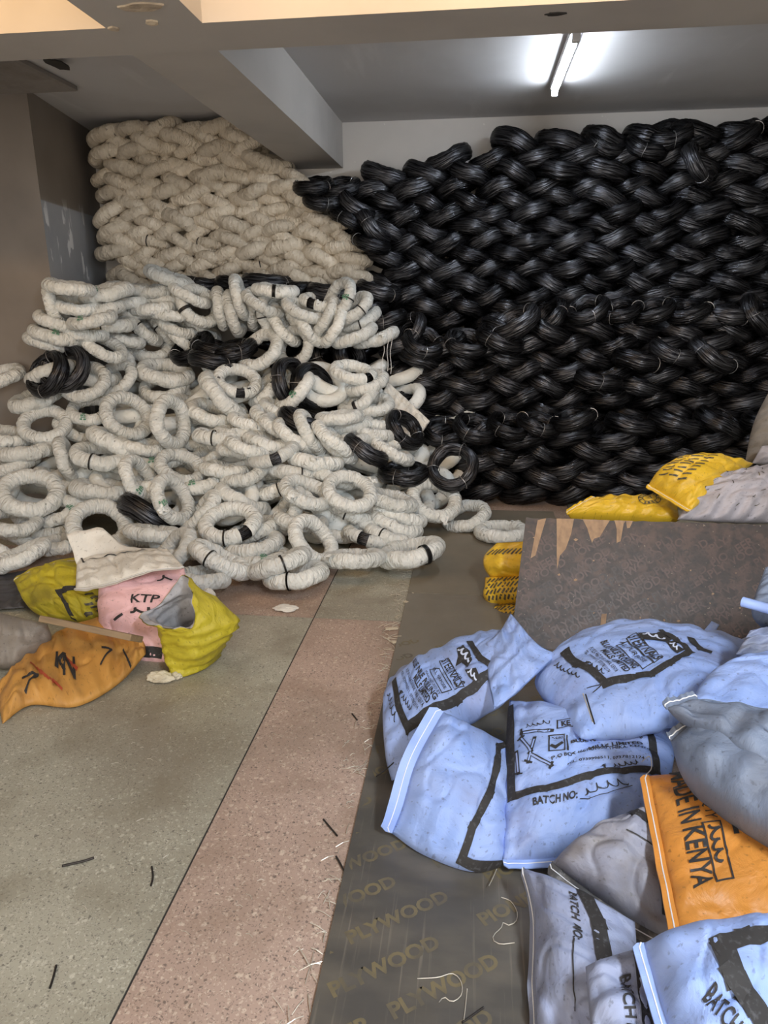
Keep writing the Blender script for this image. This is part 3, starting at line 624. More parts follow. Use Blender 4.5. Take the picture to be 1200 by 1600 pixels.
def cloth_material(name, base, dirt, dirt_lo=.55, weave=1.0, rough=.5, amt=.7, tint=None):
    nt = NT(name); tc = nt.n('ShaderNodeTexCoord'); uv = tc.outputs['UV']
    oi = nt.n('ShaderNodeObjectInfo'); sc = nt.n('ShaderNodeVectorMath'); sc.operation = 'SCALE'; sc.inputs[0].default_value = (7.3, 9.1, 0); nt.l(oi.outputs['Random'], sc.inputs['Scale'])
    ad = nt.n('ShaderNodeVectorMath'); nt.l(uv, ad.inputs[0]); nt.l(sc.outputs[0], ad.inputs[1]); co = ad.outputs[0]
    def noise_(s, d, dist=0):
        n = nt.n('ShaderNodeTexNoise'); n.inputs['Scale'].default_value = s; n.inputs['Detail'].default_value = d; n.inputs['Distortion'].default_value = dist; nt.l(co, n.inputs['Vector']); return n.outputs[0]
    c = mixc(nt, mapr(nt, noise_(7, 4), .4, .7), base, tint or tuple(x*.86 for x in base))
    c = mixc(nt, mapr(nt, noise_(5, 6, .6), dirt_lo, dirt_lo+.18, 0, amt), c, dirt)
    c = mixc(nt, mapr(nt, noise_(75, 5), .61, .69, 0, .75*amt), c, tuple(x*.4 for x in dirt))
    w = nt.n('ShaderNodeTexWave'); w.inputs['Scale'].default_value = 300*weave; w.bands_direction = 'DIAGONAL'; w.inputs['Distortion'].default_value = .4; nt.l(uv, w.inputs['Vector'])
    c = mixc(nt, mapr(nt, w.outputs['Fac'], 0, 1, 0, .14), c, tuple(min(1, x*1.35+.03) for x in base))
    nt.l(c, nt.b.inputs['Base Color']); nt.b.inputs['Roughness'].default_value = rough
    b1 = nt.n('ShaderNodeBump'); b1.inputs['Strength'].default_value = .35; b1.inputs['Distance'].default_value = .0008; nt.l(w.outputs['Fac'], b1.inputs['Height'])
    b2 = nt.n('ShaderNodeBump'); b2.inputs['Strength'].default_value = .7; b2.inputs['Distance'].default_value = .02; nt.l(noise_(12, 6, .5), b2.inputs['Height']); nt.l(b1.outputs[0], b2.inputs['Normal'])
    nt.l(b2.outputs[0], nt.b.inputs['Normal']); return nt.m
M_blue = cloth_material('blue_woven_sack', (0.31, 0.42, 0.76), (0.19, 0.195, 0.31), .54, tint=(0.25, 0.38, 0.77))
M_blue_dirty = cloth_material('dirty_blue_sack', (0.31, 0.36, 0.54), (0.15, 0.16, 0.18), .46)
M_greyblue = cloth_material('grey_sack', (0.155, 0.195, 0.28), (0.085, 0.09, 0.11), .48)
M_dirtygrey = cloth_material('dusty_grey_sack', (0.31, 0.33, 0.43), (0.17, 0.145, 0.12), .44)
M_palegrey = cloth_material('pale_pleated_sack', (0.47, 0.45, 0.50), (0.22, 0.20, 0.20), .5)
M_browngrey = cloth_material('brown_grey_sack', (0.26, 0.235, 0.21), (0.14, 0.12, 0.10), .5)
M_orange = cloth_material('orange_sack', (0.62, 0.25, 0.045), (0.30, 0.12, 0.03), .60, .6, .34)
M_orange2 = cloth_material('orange_tarpaulin_sack', (0.55, 0.28, 0.065), (0.26, 0.125, 0.04), .52, .6, .5)
M_yellow = cloth_material('yellow_plastic_sack', (0.78, 0.50, 0.035), (0.42, 0.25, 0.03), .58, .6, .28)
M_yellow2 = cloth_material('olive_yellow_sack', (0.50, 0.42, 0.025), (0.20, 0.16, 0.02), .50, .6, .5)
M_pinkcloth = cloth_material('pink_sack', (0.80, 0.50, 0.53), (0.50, 0.30, 0.30), .60)
M_whitecloth = cloth_material('white_sack', (0.74, 0.72, 0.67), (0.40, 0.36, 0.30), .6)
M_lining = cloth_material('grey_lining', (0.50, 0.50, 0.53), (0.2, 0.2, 0.2), .55)
M_seam = MAT('white_stitching', (0.78, 0.79, 0.82), .7)

def catmull(pts, ts):
    """smooth curve through pts, evaluated at fractions of its length"""
    n = len(pts)
    if n == 2: return [pts[0].lerp(pts[1], t) for t in ts]
    L = [0]
    for a, b in zip(pts, pts[1:]): L.append(L[-1]+(b-a).length)
    out = []
    for t in ts:
        d = t*L[-1]; i = 0
        while i < n-2 and d > L[i+1]: i += 1
        u = (d-L[i])/max(1e-6, L[i+1]-L[i])
        p0 = pts[i-1] if i > 0 else pts[0]*2-pts[1]; p1, p2 = pts[i], pts[i+1]; p3 = pts[i+2] if i+2 < n else pts[-1]*2-pts[-2]
        out.append(.5*((2*p1)+(p2-p0)*u+(2*p0-5*p1+4*p2-p3)*u*u+(3*p1-p0-3*p2+p3)*u**3))
    return out
def PT(p):
    if isinstance(p, Vector): return p
    return at_y(p[0], p[1], p[2][1]) if isinstance(p[2], tuple) else at_z(p[0], p[1], p[2])

class Sack:
    """a filled sack: a seam outline (four edges through points), bulged to both sides, puckered along the seams"""
    def __init__(s, name, c, label, mat, top=.11, bot=.06, mids=None, group=None, seed=0, nu=72, nv=60, puck=.012, lump=.018, hems=('u1',), cat='sack', plump=.55, up=None, tilt=None, hemw=.022, part_of=None, hemmat=None):
        s.hemw = hemw; s.hemmat = hemmat or mat
        mids = mids or {}; s.name = name
        K = [PT(p) for p in c]
        e = lambda k, a, b: [a]+[PT(p) for p in mids.get(k, [])]+[b]
        U = [i/(nu-1) for i in range(nu)]; Vv = [j/(nv-1) for j in range(nv)]
        v0 = catmull(e('v0', K[0], K[1]), U); v1 = catmull(e('v1', K[3], K[2]), U)
        u0 = catmull(e('u0', K[0], K[3]), Vv); u1 = catmull(e('u1', K[1], K[2]), Vv)
        N = (K[1]-K[0]).cross(K[3]-K[0])+(K[2]-K[1]).cross(K[3]-K[1]); N.normalize()
        cen = sum(K, Vector())/4
        if N.dot(CAM-cen) < 0: N = -N
        if up is not None: N = (N+Vector(up)).normalized()
        s.N = N
        ln = lambda L: sum((b-a).length for a, b in zip(L, L[1:]))
        s.Lu, s.Lv = (ln(v0)+ln(v1))/2, (ln(u0)+ln(u1))/2
        T = [[None]*nv for _ in range(nu)]; B = [[None]*nv for _ in range(nu)]; o = seed*3.7
        for i, u in enumerate(U):
            for j, v in enumerate(Vv):
                p = v0[i]*(1-v)+v1[i]*v+u0[j]*(1-u)+u1[j]*u-(K[0]*(1-u)*(1-v)+K[1]*u*(1-v)+K[3]*(1-u)*v+K[2]*u*v)
                a = max(0, 1-abs(2*u-1)**2.6); b = max(0, 1-abs(2*v-1)**2.6)
                bl = (a*b)**plump
                su, sv = u*s.Lu, v*s.Lv
                du, dv = min(u, 1-u)*s.Lu, min(v, 1-v)*s.Lv
                f1 = noise.noise((su*2.6+o, sv*2.6, o))*1.0+noise.noise((su*6+o, sv*6, 3.1+o))*.5
                f2 = noise.noise((su*17+o, sv*17, 7+o))
                rip = math.exp(-du/.085)*math.sin(sv*70+3.5*noise.noise((sv*6+o, su*3, 1)))*min(1, dv/.03)
                rip += math.exp(-dv/.085)*math.sin(su*70+3.5*noise.noise((su*6+o, sv*3, 2)))*min(1, du/.03)
                c1 = abs(noise.noise((su*4.2+o, sv*3.4+5, o))); c2 = abs(noise.noise((su*8+sv*5+o, sv*7-su*4, o+4)))  # sharp creases
                w = lump*f1+.22*lump*f2+puck*rip - lump*.45*max(0, .12-c1)/.12 - lump*.45*max(0, .12-c2)/.12
                rim = min(1, min(du, dv)/.02)
                T[i][j] = p+N*(top*bl+w*rim*(.35+.65*min(1, bl)))
                B[i][j] = p-N*(bot*bl+.3*w*rim)
        s.T, s.nu, s.nv = T, nu, nv
        me = bpy.data.meshes.new('sack_body'); V = []; F = []; UV = []
        ti = {}; bi = {}
        for i in range(nu):
            for j in range(nv):
                ti[i, j] = len(V); V.append(T[i][j])
        for i in range(nu):
            for j in range(nv):
                if i in (0, nu-1) or j in (0, nv-1): bi[i, j] = ti[i, j]
                else: bi[i, j] = len(V); V.append(B[i][j])
        for i in range(nu-1):
            for j in range(nv-1):
                uvs = [(U[a]*s.Lu, Vv[b]*s.Lv) for a, b in ((i, j), (i+1, j), (i+1, j+1), (i, j+1))]
                F.append([ti[i, j], ti[i+1, j], ti[i+1, j+1], ti[i, j+1]]); UV += uvs
                F.append([bi[i, j+1], bi[i+1, j+1], bi[i+1, j], bi[i, j]]); UV += [uvs[3], uvs[2], uvs[1], uvs[0]]
        if (T[1][0]-T[0][0]).cross(T[0][1]-T[0][0]).dot(N) < 0:
            F = [f[::-1] for f in F]; UV = [q for k in range(0, len(UV), 4) for q in UV[k:k+4][::-1]]
        me.from_pydata([tuple(v) for v in V], [], F); ul = me.uv_layers.new(name='UVMap'); ul.data.foreach_set('uv', [x for q in UV for x in q])
        me.polygons.foreach_set('use_smooth', [True]*len(F)); me.update(); me.materials.append(mat)
        s.root = link(name, me, None, part_of)
        if part_of is None: tag(s.root, label, cat, group)
        s.mat = mat
        for h in hems: s.hem(h, {'u0': u0, 'u1': u1, 'v0': v0, 'v1': v1}[h], cen, o)
    def hem(s, k, edge, cen, o):
        """the sewn end: a flat double strip standing out past the seam, with a stitch line"""
        n = len(edge); mid = cen; out = []; A = []; C = []; S1 = []
        for i, p in enumerate(edge):
            d = (p-mid); t = (edge[min(n-1, i+1)]-edge[max(0, i-1)]).normalized(); d = (d-t*d.dot(t)).normalized()
            wv = .010*noise.noise((i*.11+o, 0, 0)); tap = min(1, i/2, (n-1-i)/2)*.5+.5
            A.append(p-d*.004); C.append(p+d*s.hemw*tap+s.N*wv); S1.append((A[-1]+C[-1])/2+s.N*.0035)
        bm = bmesh.new(); th = s.N*.0025
        r = [[bm.verts.new(q) for q in (A[i]+th, C[i]+th, C[i]-th, A[i]-th)] for i in range(n)]
        for i in range(n-1):
            for q in range(4): bm.faces.new((r[i][q], r[i][(q+1) % 4], r[i+1][(q+1) % 4], r[i+1][q]))
        bm.faces.new(r[0]); bm.faces.new(r[-1][::-1])
        bmesh.ops.recalc_face_normals(bm, faces=bm.faces[:])
        o1 = from_bm('sewn_hem', bm, s.hemmat, s.root)
        bm = bmesh.new(); tube_bm(bm, S1, .0016, 4); from_bm('stitching', bm, M_seam, o1)
    def at(s, x, y, off=.0022):
        """surface point at x, y metres along the sack's own axes"""
        u = min(.9995, max(0, x/s.Lu))*(s.nu-1); v = min(.9995, max(0, y/s.Lv))*(s.nv-1)
        i, j = int(u), int(v); a, b = u-i, v-j; T = s.T
        p00, p10, p01, p11 = T[i][j], T[i+1][j], T[i][j+1], T[i+1][j+1]
        p = p00*(1-a)*(1-b)+p10*a*(1-b)+p01*(1-a)*b+p11*a*b
        n = ((p10-p00)*(1-b)+(p11-p01)*b).cross((p01-p00)*(1-a)+(p11-p10)*a).normalized()
        if n.dot(s.N) < 0: n = -n
        return p+n*off
    def _emit(s, V, F, name, mat, label=None, off=.0040):
        bm = bmesh.new(); vs = [bm.verts.new(s.at(x, y, off)) for x, y in V]
        for f in F:
            try: bm.faces.new([vs[k] for k in f])
            except ValueError: pass
        for f in bm.faces:
            f.normal_update()
            if f.normal.dot(s.N) < 0: f.normal_flip()
        o = from_bm(name, bm, mat, s.root, True)
        if label: o['label'] = label
        return o
    def text(s, t, x, y, h, bold=.0, width=None, rot=0.0, mat=None, name='printed_lettering', sx=1.0):
        """x, y as fractions of the sack; h the letter height in metres; width in metres stretches the line to fit"""
        V, F, w = text_polys(t, bold, .5 if h < .02 else .25); k = h/.7; kx = (width/w if width else k*sx); c, q = math.cos(rot), math.sin(rot)
        P_ = [(x*s.Lu+(a*kx*c-b*k*q), y*s.Lv+(a*kx*q+b*k*c)) for a, b in V]
        return s._emit(P_, F, name, mat or M_ink)
    def line(s, pts, w, mat=None, name='printed_band', off=.0036):
        """a printed band along a polyline given in fractions"""
        Q = [(a*s.Lu, b*s.Lv) for a, b in pts]; V = []; F = []
        for (x0, y0), (x1, y1) in zip(Q, Q[1:]):
            L = math.hypot(x1-x0, y1-y0)
            if L < 1e-6: continue
            n = max(1, int(L/.012)); dx, dy = (x1-x0)/L, (y1-y0)/L; b0 = len(V)
            for i in range(n+1):
                t = (i/n*(L+w)-w/2); cx, cy = x0+dx*t, y0+dy*t
                for q in (-.5, 0, .5): V.append((cx-dy*w*q, cy+dx*w*q))
            for i in range(n):
                for q in (0, 1): F.append((b0+i*3+q, b0+i*3+3+q, b0+i*3+4+q, b0+i*3+1+q))
        return s._emit(V, F, name, mat or M_ink, off=off)
    def poly(s, pts, mat=None, name='printed_shape', off=.0034, n=10):
        """a filled shape that is star-shaped about its middle, in fractions"""
        Q = [(a*s.Lu, b*s.Lv) for a, b in pts]; cx = sum(p[0] for p in Q)/len(Q); cy = sum(p[1] for p in Q)/len(Q); V = [(cx, cy)]; F = []; m_ = len(Q)
        for r in range(1, n+1): V += [(cx+(a-cx)*r/n, cy+(b-cy)*r/n) for a, b in Q]
        for k in range(m_):
            F.append((0, 1+k, 1+(k+1) % m_))
            for r in range(n-1): F.append((1+r*m_+k, 1+(r+1)*m_+k, 1+(r+1)*m_+(k+1) % m_, 1+r*m_+(k+1) % m_))
        return s._emit(V, F, name, mat or M_ink, off=off)
    def find(s, px, py):
        """fractions of the sack under a picture point (the side nearer the camera)"""
        best = None
        for i in range(s.nu):
            for j in range(s.nv):
                d = s.T[i][j]-CAM; z = d.dot(FW); a = 600+FPX*d.dot(RT)/z-px; b = 800-FPX*d.dot(UP)/z-py; e = a*a+b*b+(z*40 if a*a+b*b < 150 else z*40+400)
                if best is None or e < best[0]: best = (e, i, j)
        u, v = best[1]/(s.nu-1), best[2]/(s.nv-1)
        pr = lambda u, v: (lambda d: (600+FPX*d.dot(RT)/d.dot(FW), 800-FPX*d.dot(UP)/d.dot(FW)))(s.at(u*s.Lu, v*s.Lv, 0)-CAM)
        for _ in range(3):
            h = .01; x0, y0 = pr(u, v); x1, y1 = pr(u+h, v); x2, y2 = pr(u, v+h)
            a, b, c, d = (x1-x0)/h, (x2-x0)/h, (y1-y0)/h, (y2-y0)/h; det = a*d-b*c
            if abs(det) < 1e-6: break
            ex, ey = px-x0, py-y0; du, dv = (d*ex-b*ey)/det, (a*ey-c*ex)/det
            if abs(du) > .08 or abs(dv) > .08: break
            u, v = min(1, max(0, u+du)), min(1, max(0, v+dv))
        return u, v
    def ln(s, pts, w, mat=None, name='printed_band'): return s.line([s.find(*p) for p in pts], w, mat, name)
    def tx(s, t, p0, p1, h, bold=.02, mat=None):
        """a line of lettering whose baseline runs between two picture points"""
        a, b = s.find(*p0), s.find(*p1); dx, dy = (b[0]-a[0])*s.Lu, (b[1]-a[1])*s.Lv
        return s.text(t, a[0], a[1], h, bold, math.hypot(dx, dy), math.atan2(dy, dx), mat)
    def hand(s, p0, p1, h, seed, mat=None, lw=.003):
        a, b = s.find(*p0), s.find(*p1); dx, dy = (b[0]-a[0])*s.Lu, (b[1]-a[1])*s.Lv
        return s.scrawl(a[0], a[1], math.hypot(dx, dy), h, seed, mat, math.atan2(dy, dx), lw)
    def scrawl(s, x, y, w, h, seed, mat=None, rot=0.0, lw=.0035):
        rd = random.Random(seed); p = []; n = max(24, int(w/h*16)); am = [rd.uniform(.35, 1) for _ in range(40)]; c, q = math.cos(rot), math.sin(rot)
        for i in range(n):
            t = i/(n-1); k = t*w/h*5.2; a = t*w*.94+h*.22*math.sin(k+.8); b = h*am[int(k/6.28*2) % 40]*(.5-.5*math.cos(k))
            p.append((x+(a*c-b*q)/s.Lu, y+(a*q+b*c)/s.Lv))
        return s.line(p, lw, mat, 'handwriting', .0042)

# ---------------------------------------------------------------- plywood on the floor, leaning board
M_ply = MAT('film_faced_plywood', (0.085, 0.075, 0.06), .45, layers=[((3, 14, 3), 5, .45, .75, (0.17, 0.145, 0.11), .8), (5, 5, .5, .75, (0.06, 0.058, 0.06), .6), ((90, 3, 3), 3, .6, .72, (0.24, 0.21, 0.17), .5)], bump=[(40, .2, .003)])
M_ply_far = MAT('dusty_plywood', (0.19, 0.165, 0.125), .6, layers=[(3, 5, .4, .7, (0.13, 0.115, 0.09), .8)], bump=[(30, .15, .003)])
def ply_near():
    nt = NT('film_faced_plywood'); m0 = M_ply.node_tree
    tc = nt.n('ShaderNodeTexCoord'); sp = nt.n('ShaderNodeSeparateXYZ'); nt.l(tc.outputs['Object'], sp.inputs[0])
    def noise_(s, d):
        mp = nt.n('ShaderNodeMapping'); mp.inputs['Scale'].default_value = s; nt.l(tc.outputs['Object'], mp.inputs[0])
        n = nt.n('ShaderNodeTexNoise'); n.inputs['Scale'].default_value = 1; n.inputs['Detail'].default_value = d; nt.l(mp.outputs[0], n.inputs['Vector']); return n.outputs[0]
    c = mixc(nt, mapr(nt, noise_((4, 9, 4), 6), .42, .72), (0.072, 0.068, 0.062), (0.125, 0.112, 0.094))
    c = mixc(nt, mapr(nt, noise_((90, 3, 3), 3), .6, .72, 0, .4), c, (0.24, 0.21, 0.17))
    c = mixc(nt, mapr(nt, noise_((3, 3, 3), 5), .5, .7, 0, .6), c, (0.062, 0.060, 0.062))
    ad = nt.n('ShaderNodeMath'); nt.l(sp.outputs[1], ad.inputs[0]); nt.l(noise_((3, 3, 3), 4), ad.inputs[1])
    c = mixc(nt, mapr(nt, ad.outputs[0], 2.7, 3.7, 0, .9), c, (0.19, 0.168, 0.135))
    nt.l(c, nt.b.inputs['Base Color']); nt.l(mapr(nt, noise_((6, 6, 6), 4), .3, .7, .34, .55), nt.b.inputs['Roughness']); return nt.m
M_ply_near = ply_near()
M_plyedge = MAT('plywood_edge', (0.36, 0.27, 0.17), .8)
M_plytext = MAT('faded_yellow_print', (0.165, 0.135, 0.075), .5, layers=[(14, 5, .40, .62, (0.10, 0.088, 0.068), .9)])
def sheet(label, x0, x1, y0, y1, mat):
    o = box('plywood_sheet', x0, x1, y0, y1, .0005, .0125, mat, None, .001); tag(o, label, 'plywood'); return o
s1 = sheet('dark plywood sheet printed with faded yellow lettering, laid on pink floor', -.335, .60, .55, 3.765, M_ply_near)
s2 = sheet('far brown plywood sheet laid flat before the black stack', -.335, .62, 3.772, 5.45, M_ply_far)
a0, b0 = at_z(566, 1537, .0135), at_z(684, 1481, .0135); dr = (b0-a0).normalized(); dn = Vector((-dr.y, dr.x, 0))
V, F, w = text_polys('PIONEER   PLYWOOD', .035, 0)
lh = (b0-a0).length/(w*.36); rowgap = .115
bm = bmesh.new()
for r in range(-4, 16):
    for c_ in range(-2, 3):
        org = a0-dr*(w*lh*.62)+dn*(rowgap*r)+dr*(c_*w*lh*1.22+(r % 2)*.10)
        P_ = [org+dr*(a*lh)+dn*(b*lh*.95) for a, b in V]
        vs = {}
        for f in F:
            if all(-.325 < P_[k].x < .58 and .6 < P_[k].y < 3.2 for k in f):
                for k in f:
                    if k not in vs: vs[k] = bm.verts.new((P_[k].x, P_[k].y, .0131))
                bm.faces.new([vs[k] for k in f])
bmesh.ops.recalc_face_normals(bm, faces=bm.faces[:]); pt_ = from_bm('printed_lettering', bm, M_plytext, s1); pt_['kind'] = 'stuff'

M_board = MAT('dark_brown_film_board', (0.055, 0.042, 0.038), .5, layers=[(16, 4, .45, .62, (0.105, 0.07, 0.058), .85), (45, 3, .5, .7, (0.03, 0.026, 0.03), .7), (70, 2, .70, .74, (0.30, 0.24, 0.18), .7)], bump=[(30, .25, .004)])
M_veneer = MAT('bare_veneer', (0.40, 0.27, 0.17), .75, layers=[((40, 40, 3), 4, .4, .7, (0.24, 0.16, 0.11), .8)])
M_boardtext = MAT('board_print', (0.105, 0.068, 0.058), .45, layers=[(11, 4, .45, .62, (0.055, 0.043, 0.039), 1.0)])
bl_ = at_y(800, 988, 3.20); tl = at_y(822, 808, 3.50)
BU = Vector((1, -.02, 0)).normalized(); BV = (tl-bl_).normalized()
BN = BU.cross(BV).normalized()
if BN.dot(CAM-tl) < 0: BN = -BN
BO = tl - BV*((tl.z-.014)/BV.z); BH = (tl-BO).length; BW = 1.62
def bpt(u, v, off=0.0): return BO+BU*u+BV*v+BN*off
bm = bmesh.new(); n = 44; fr, bk = [], []
for i in range(n+1):
    u = BW*i/n; top = BH-.004*abs(noise.noise((u*9, 0, 0)))*3
    fr.append((bm.verts.new(bpt(u, 0)), bm.verts.new(bpt(u, top)))); bk.append((bm.verts.new(bpt(u, 0, -.018)), bm.verts.new(bpt(u, top, -.018))))
for i in range(n):
    bm.faces.new((fr[i][0], fr[i+1][0], fr[i+1][1], fr[i][1])); bm.faces.new((bk[i][1], bk[i+1][1], bk[i+1][0], bk[i][0]))
    bm.faces.new((fr[i][1], fr[i+1][1], bk[i+1][1], bk[i][1])); bm.faces.new((fr[i+1][0], fr[i][0], bk[i][0], bk[i+1][0]))
bm.faces.new((fr[0][0], fr[0][1], bk[0][1], bk[0][0])); bm.faces.new((fr[n][1], fr[n][0], bk[n][0], bk[n][1]))
board = from_bm('leaning_plywood_board', bm, M_board); tag(board, 'dark brown board with torn veneer top edge, standing behind blue sacks', 'board')
rb = random.Random(9)
def bare(pts, off=.0012):
    bm = bmesh.new(); a = [bm.verts.new(bpt(u, v, off)) for u, v in pts]; bm.faces.new(a); bmesh.ops.triangulate(bm, faces=bm.faces[:])
    for f in bm.faces:
        f.normal_update()
        if f.normal.dot(BN) < 0: f.normal_flip()
    return from_bm('torn_veneer', bm, M_veneer, board)
def bxy(px, py):
    d = ray(px, py); t = (BO-CAM).dot(BN)/d.dot(BN); p = CAM+d*t-BO; return (p.dot(BU), p.dot(BV))
for poly in ([(849, 806), (876, 804), (874, 838), (868, 862), (860, 872), (858, 893), (855, 872), (852, 840)], [(883, 804), (932, 807), (928, 830), (919, 848), (910, 850), (908, 856), (904, 848), (898, 832), (890, 818)],
             [(938, 808), (972, 809), (968, 820), (964, 838), (960, 838), (957, 826), (954, 830), (952, 858), (946, 860), (944, 838), (940, 826)], [(975, 809), (998, 808), (994, 822), (984, 828), (977, 820)],
             [(820, 812), (833, 810), (828, 835), (822, 868), (815, 872)], [(1094, 808), (1132, 808), (1126, 815), (1112, 816), (1104, 812)], [(1148, 808), (1200, 808), (1196, 814), (1180, 818), (1176, 826), (1170, 826), (1168, 816), (1155, 813)], [(934, 972), (942, 972), (942, 992), (934, 994)]):
    q = [bxy(*p) for p in poly]; bare([(u, min(v, BH-.002)) for u, v in q])
for k in range(26):
    u, v = rb.uniform(.04, 1.25), rb.uniform(.08, BH-.08); r_ = rb.uniform(.002, .009)
    bare([(u+r_*math.cos(a)*rb.uniform(.5, 1.5), v+r_*math.sin(a)*rb.uniform(.5, 1.2)) for a in (0, 1, 2.1, 3.2, 4.3, 5.2)])
V, F, w = text_polys('PIONEER PLYWOOD', .02, 0); bm = bmesh.new(); k = .055
for r in range(-14, 30):
    for c_ in range(-1, 5):
        P_ = [((a+c_*(w+.5))*k*.82-b*k*.57-.2+(r % 2)*.2, (a+c_*(w+.5))*k*.57+b*k*.82+r*.062-.75) for a, b in V]; vs = {}
        for f in F:
            if all(.01 < P_[i][0] < BW-.01 and .05 < P_[i][1] < BH-.06 for i in f):
                for i in f:
                    if i not in vs: vs[i] = bm.verts.new(bpt(P_[i][0], P_[i][1], .0006))
                bm.faces.new([vs[i] for i in f])
for f in bm.faces:
    f.normal_update()
    if f.normal.dot(BN) < 0: f.normal_flip()
pt_ = from_bm('printed_lettering', bm, M_boardtext, board); pt_['kind'] = 'stuff'

# ---------------------------------------------------------------- blue sacks of nails and their neighbours
GB = 'woven sacks piled in front of the board'
A = Sack('nail_sack', [(606, 1066, .13), (612, 1220, .03), (866, 1024, .33), (796, 992, .30)], 'blue nail sack lying beside plywood edge, its open neck flopped toward the board', M_blue, .105, .07,
         dict(v0=[(598, 1110, .12), (602, 1180, .06)], u1=[(655, 1205, .06), (700, 1150, .14), (790, 1092, .26)], u0=[(640, 1046, .18), (705, 1015, .24), (760, 998, .28)]), GB, 1, hems=())
A.ln([(735, 1005), (750, 1028), (772, 1045)], .022); A.ln([(772, 1045), (745, 1070), (715, 1092), (690, 1103), (662, 1117), (637, 1136)], .024); A.ln([(637, 1136), (623, 1102), (617, 1066)], .024)
def block(s, rows):
    for t, p0, p1, h, bo in rows: s.tx(t, p0, p1, h, bo)
def emblem(s, pts, seed):
    s.poly([s.find(*p) for p in pts]); x0 = min(p[0] for p in pts); x1 = max(p[0] for p in pts)
block(A, (('TEL: 0739996511, 0737812174', (627, 1052), (652, 1110), .011, .006), ('P.O BOX 4667-01000 THIKA, KENYA', (635, 1048), (660, 1106), .012, .006), ('MILLS LIMITED', (646, 1060), (668, 1101), .018, .03), ('BLUE NILE ROLLING', (645, 1036), (679, 1095), .019, .03),
          ('MANUFACTURED BY', (664, 1050), (686, 1087), .009, .0), ('STEEL NAILS', (690, 1034), (715, 1075), .027, .02), ('ALL PURPOSE', (677, 1046), (695, 1078), .010, .006)))
for q in (((687, 1034), (711, 1078), (725, 1073), (703, 1032), (687, 1034)), ((672, 1047), (691, 1083), (706, 1078), (687, 1045), (672, 1047))): A.ln(q, .0025)
emblem(A, ((724, 1008), (734, 1018), (738, 1032), (731, 1043), (722, 1036), (712, 1042), (716, 1026), (714, 1014)), 1); emblem(A, ((727, 1047), (744, 1044), (750, 1058), (742, 1066), (733, 1058)), 2)
A.hand((716, 1016), (733, 1040), .022, 3, M_ink_w, .006); A.hand((731, 1050), (744, 1062), .014, 6, M_ink_w, .004)
A.tx('f', (624, 1084), (627, 1089), .014, .03); A.hand((628, 1090), (643, 1113), .014, 5); A.hand((606, 1085), (618, 1130), .018, 9)
flap = Sack('neck_flap', [(752, 1008, .36), (772, 1108, .30), (872, 1022, .37), (798, 958, .43)], '', M_blue, .018, .008, dict(v1=[(838, 1004, .40)], u0=[(778, 990, .40)], u1=[(800, 1088, .32), (836, 1056, .35)]), None, 41, 40, 40, hems=(), puck=.012, lump=.016, part_of=A.root)
B = Sack('nail_sack', [(612, 1302, .03), (792, 1350, .03), (800, 1168, .14), (692, 1112, .30)], 'plain-sided blue sack with white seam down its edge, lying across open-necked sack', M_blue, .10, .06,
         dict(v0=[(660, 1335, .02), (735, 1362, .02)], u0=[(628, 1262, .10), (650, 1190, .2)], u1=[(798, 1260, .08)]), GB, 2, hems=('u0',), hemw=.045)
B.ln([(800, 1163), (779, 1167), (776, 1200), (765, 1240), (738, 1292), (722, 1342)], .022); B.ln([(722, 1342), (755, 1352), (790, 1354)], .022)
C = Sack('nail_sack', [(786, 1346, .05), (1030, 1330, .09), (1062, 1132, .22), (796, 1094, .26)], 'blue nail sack facing up with batch line, in middle of the pile', M_blue, .11, .09,
         dict(v0=[(860, 1342, .05), (950, 1330, .07)], v1=[(880, 1105, .26)], u0=[(788, 1230, .14)]), GB, 3, hems=('v0',))
C.ln([(797, 1108), (799, 1170), (800, 1246)], .024); C.ln([(800, 1246), (850, 1233), (890, 1222), (975, 1205), (1025, 1206)], .023); C.ln([(1025, 1206), (1020, 1170), (1012, 1140)], .022)
block(C, (('BATCH NO:', (833, 1259), (902, 1247), .022, .03), ('TEL: 0739996511, 0737812174', (886, 1198), (1006, 1187), .010, .012), ('P.O BOX 4667-01000 THIKA, KENYA', (862, 1188), (1016, 1174), .010, .014), ('MILLS LIMITED', (920, 1173), (1004, 1165), .011, .03),
          ('BLUE NILE ROLLING', (893, 1163), (1004, 1154), .011, .03), ('MANUFACTURED BY', (932, 1151), (1002, 1146), .006, .01), ('KE', (877, 1136), (891, 1134), .020, .03), ('KEBS', (862, 1155), (880, 1154), .007, .01)))
C.ln([(906, 1248), (950, 1240), (988, 1228)], .0025, name='handwriting'); C.hand((912, 1243), (985, 1226), .028, 7); C.ln([(871, 1139), (871, 1127), (905, 1124)], .003); C.ln([(871, 1139), (900, 1136)], .003)
C.tx('f', (943, 1201), (949, 1200), .016, .03); C.hand((958, 1199), (1000, 1194), .014, 5)
C.ln([(858, 1150), (858, 1174), (883, 1172), (882, 1148), (858, 1150)], .0035, name='printed_emblem'); C.ln([(863, 1166), (868, 1168), (878, 1162)], .010, name='printed_emblem'); C.ln([(886, 1150), (887, 1172)], .004, name='printed_emblem')
def nail_print(s, p0, p1, w=.011):
    d = Vector((p1[0]-p0[0], p1[1]-p0[1])); n = Vector((-d.y, d.x)).normalized()*5
    s.ln([p0, p1], w, name='printed_nail'); s.ln([(p0[0]+n.x, p0[1]+n.y), (p0[0]-n.x, p0[1]-n.y)], .006, name='printed_nail')
    q = (p0[0]+d.x*.08, p0[1]+d.y*.08); q2 = (p0[0]+d.x*.92, p0[1]+d.y*.92); s.line([s.find(*q), s.find(*q2)], w*.45, M_blue, 'printed_nail', .0046)
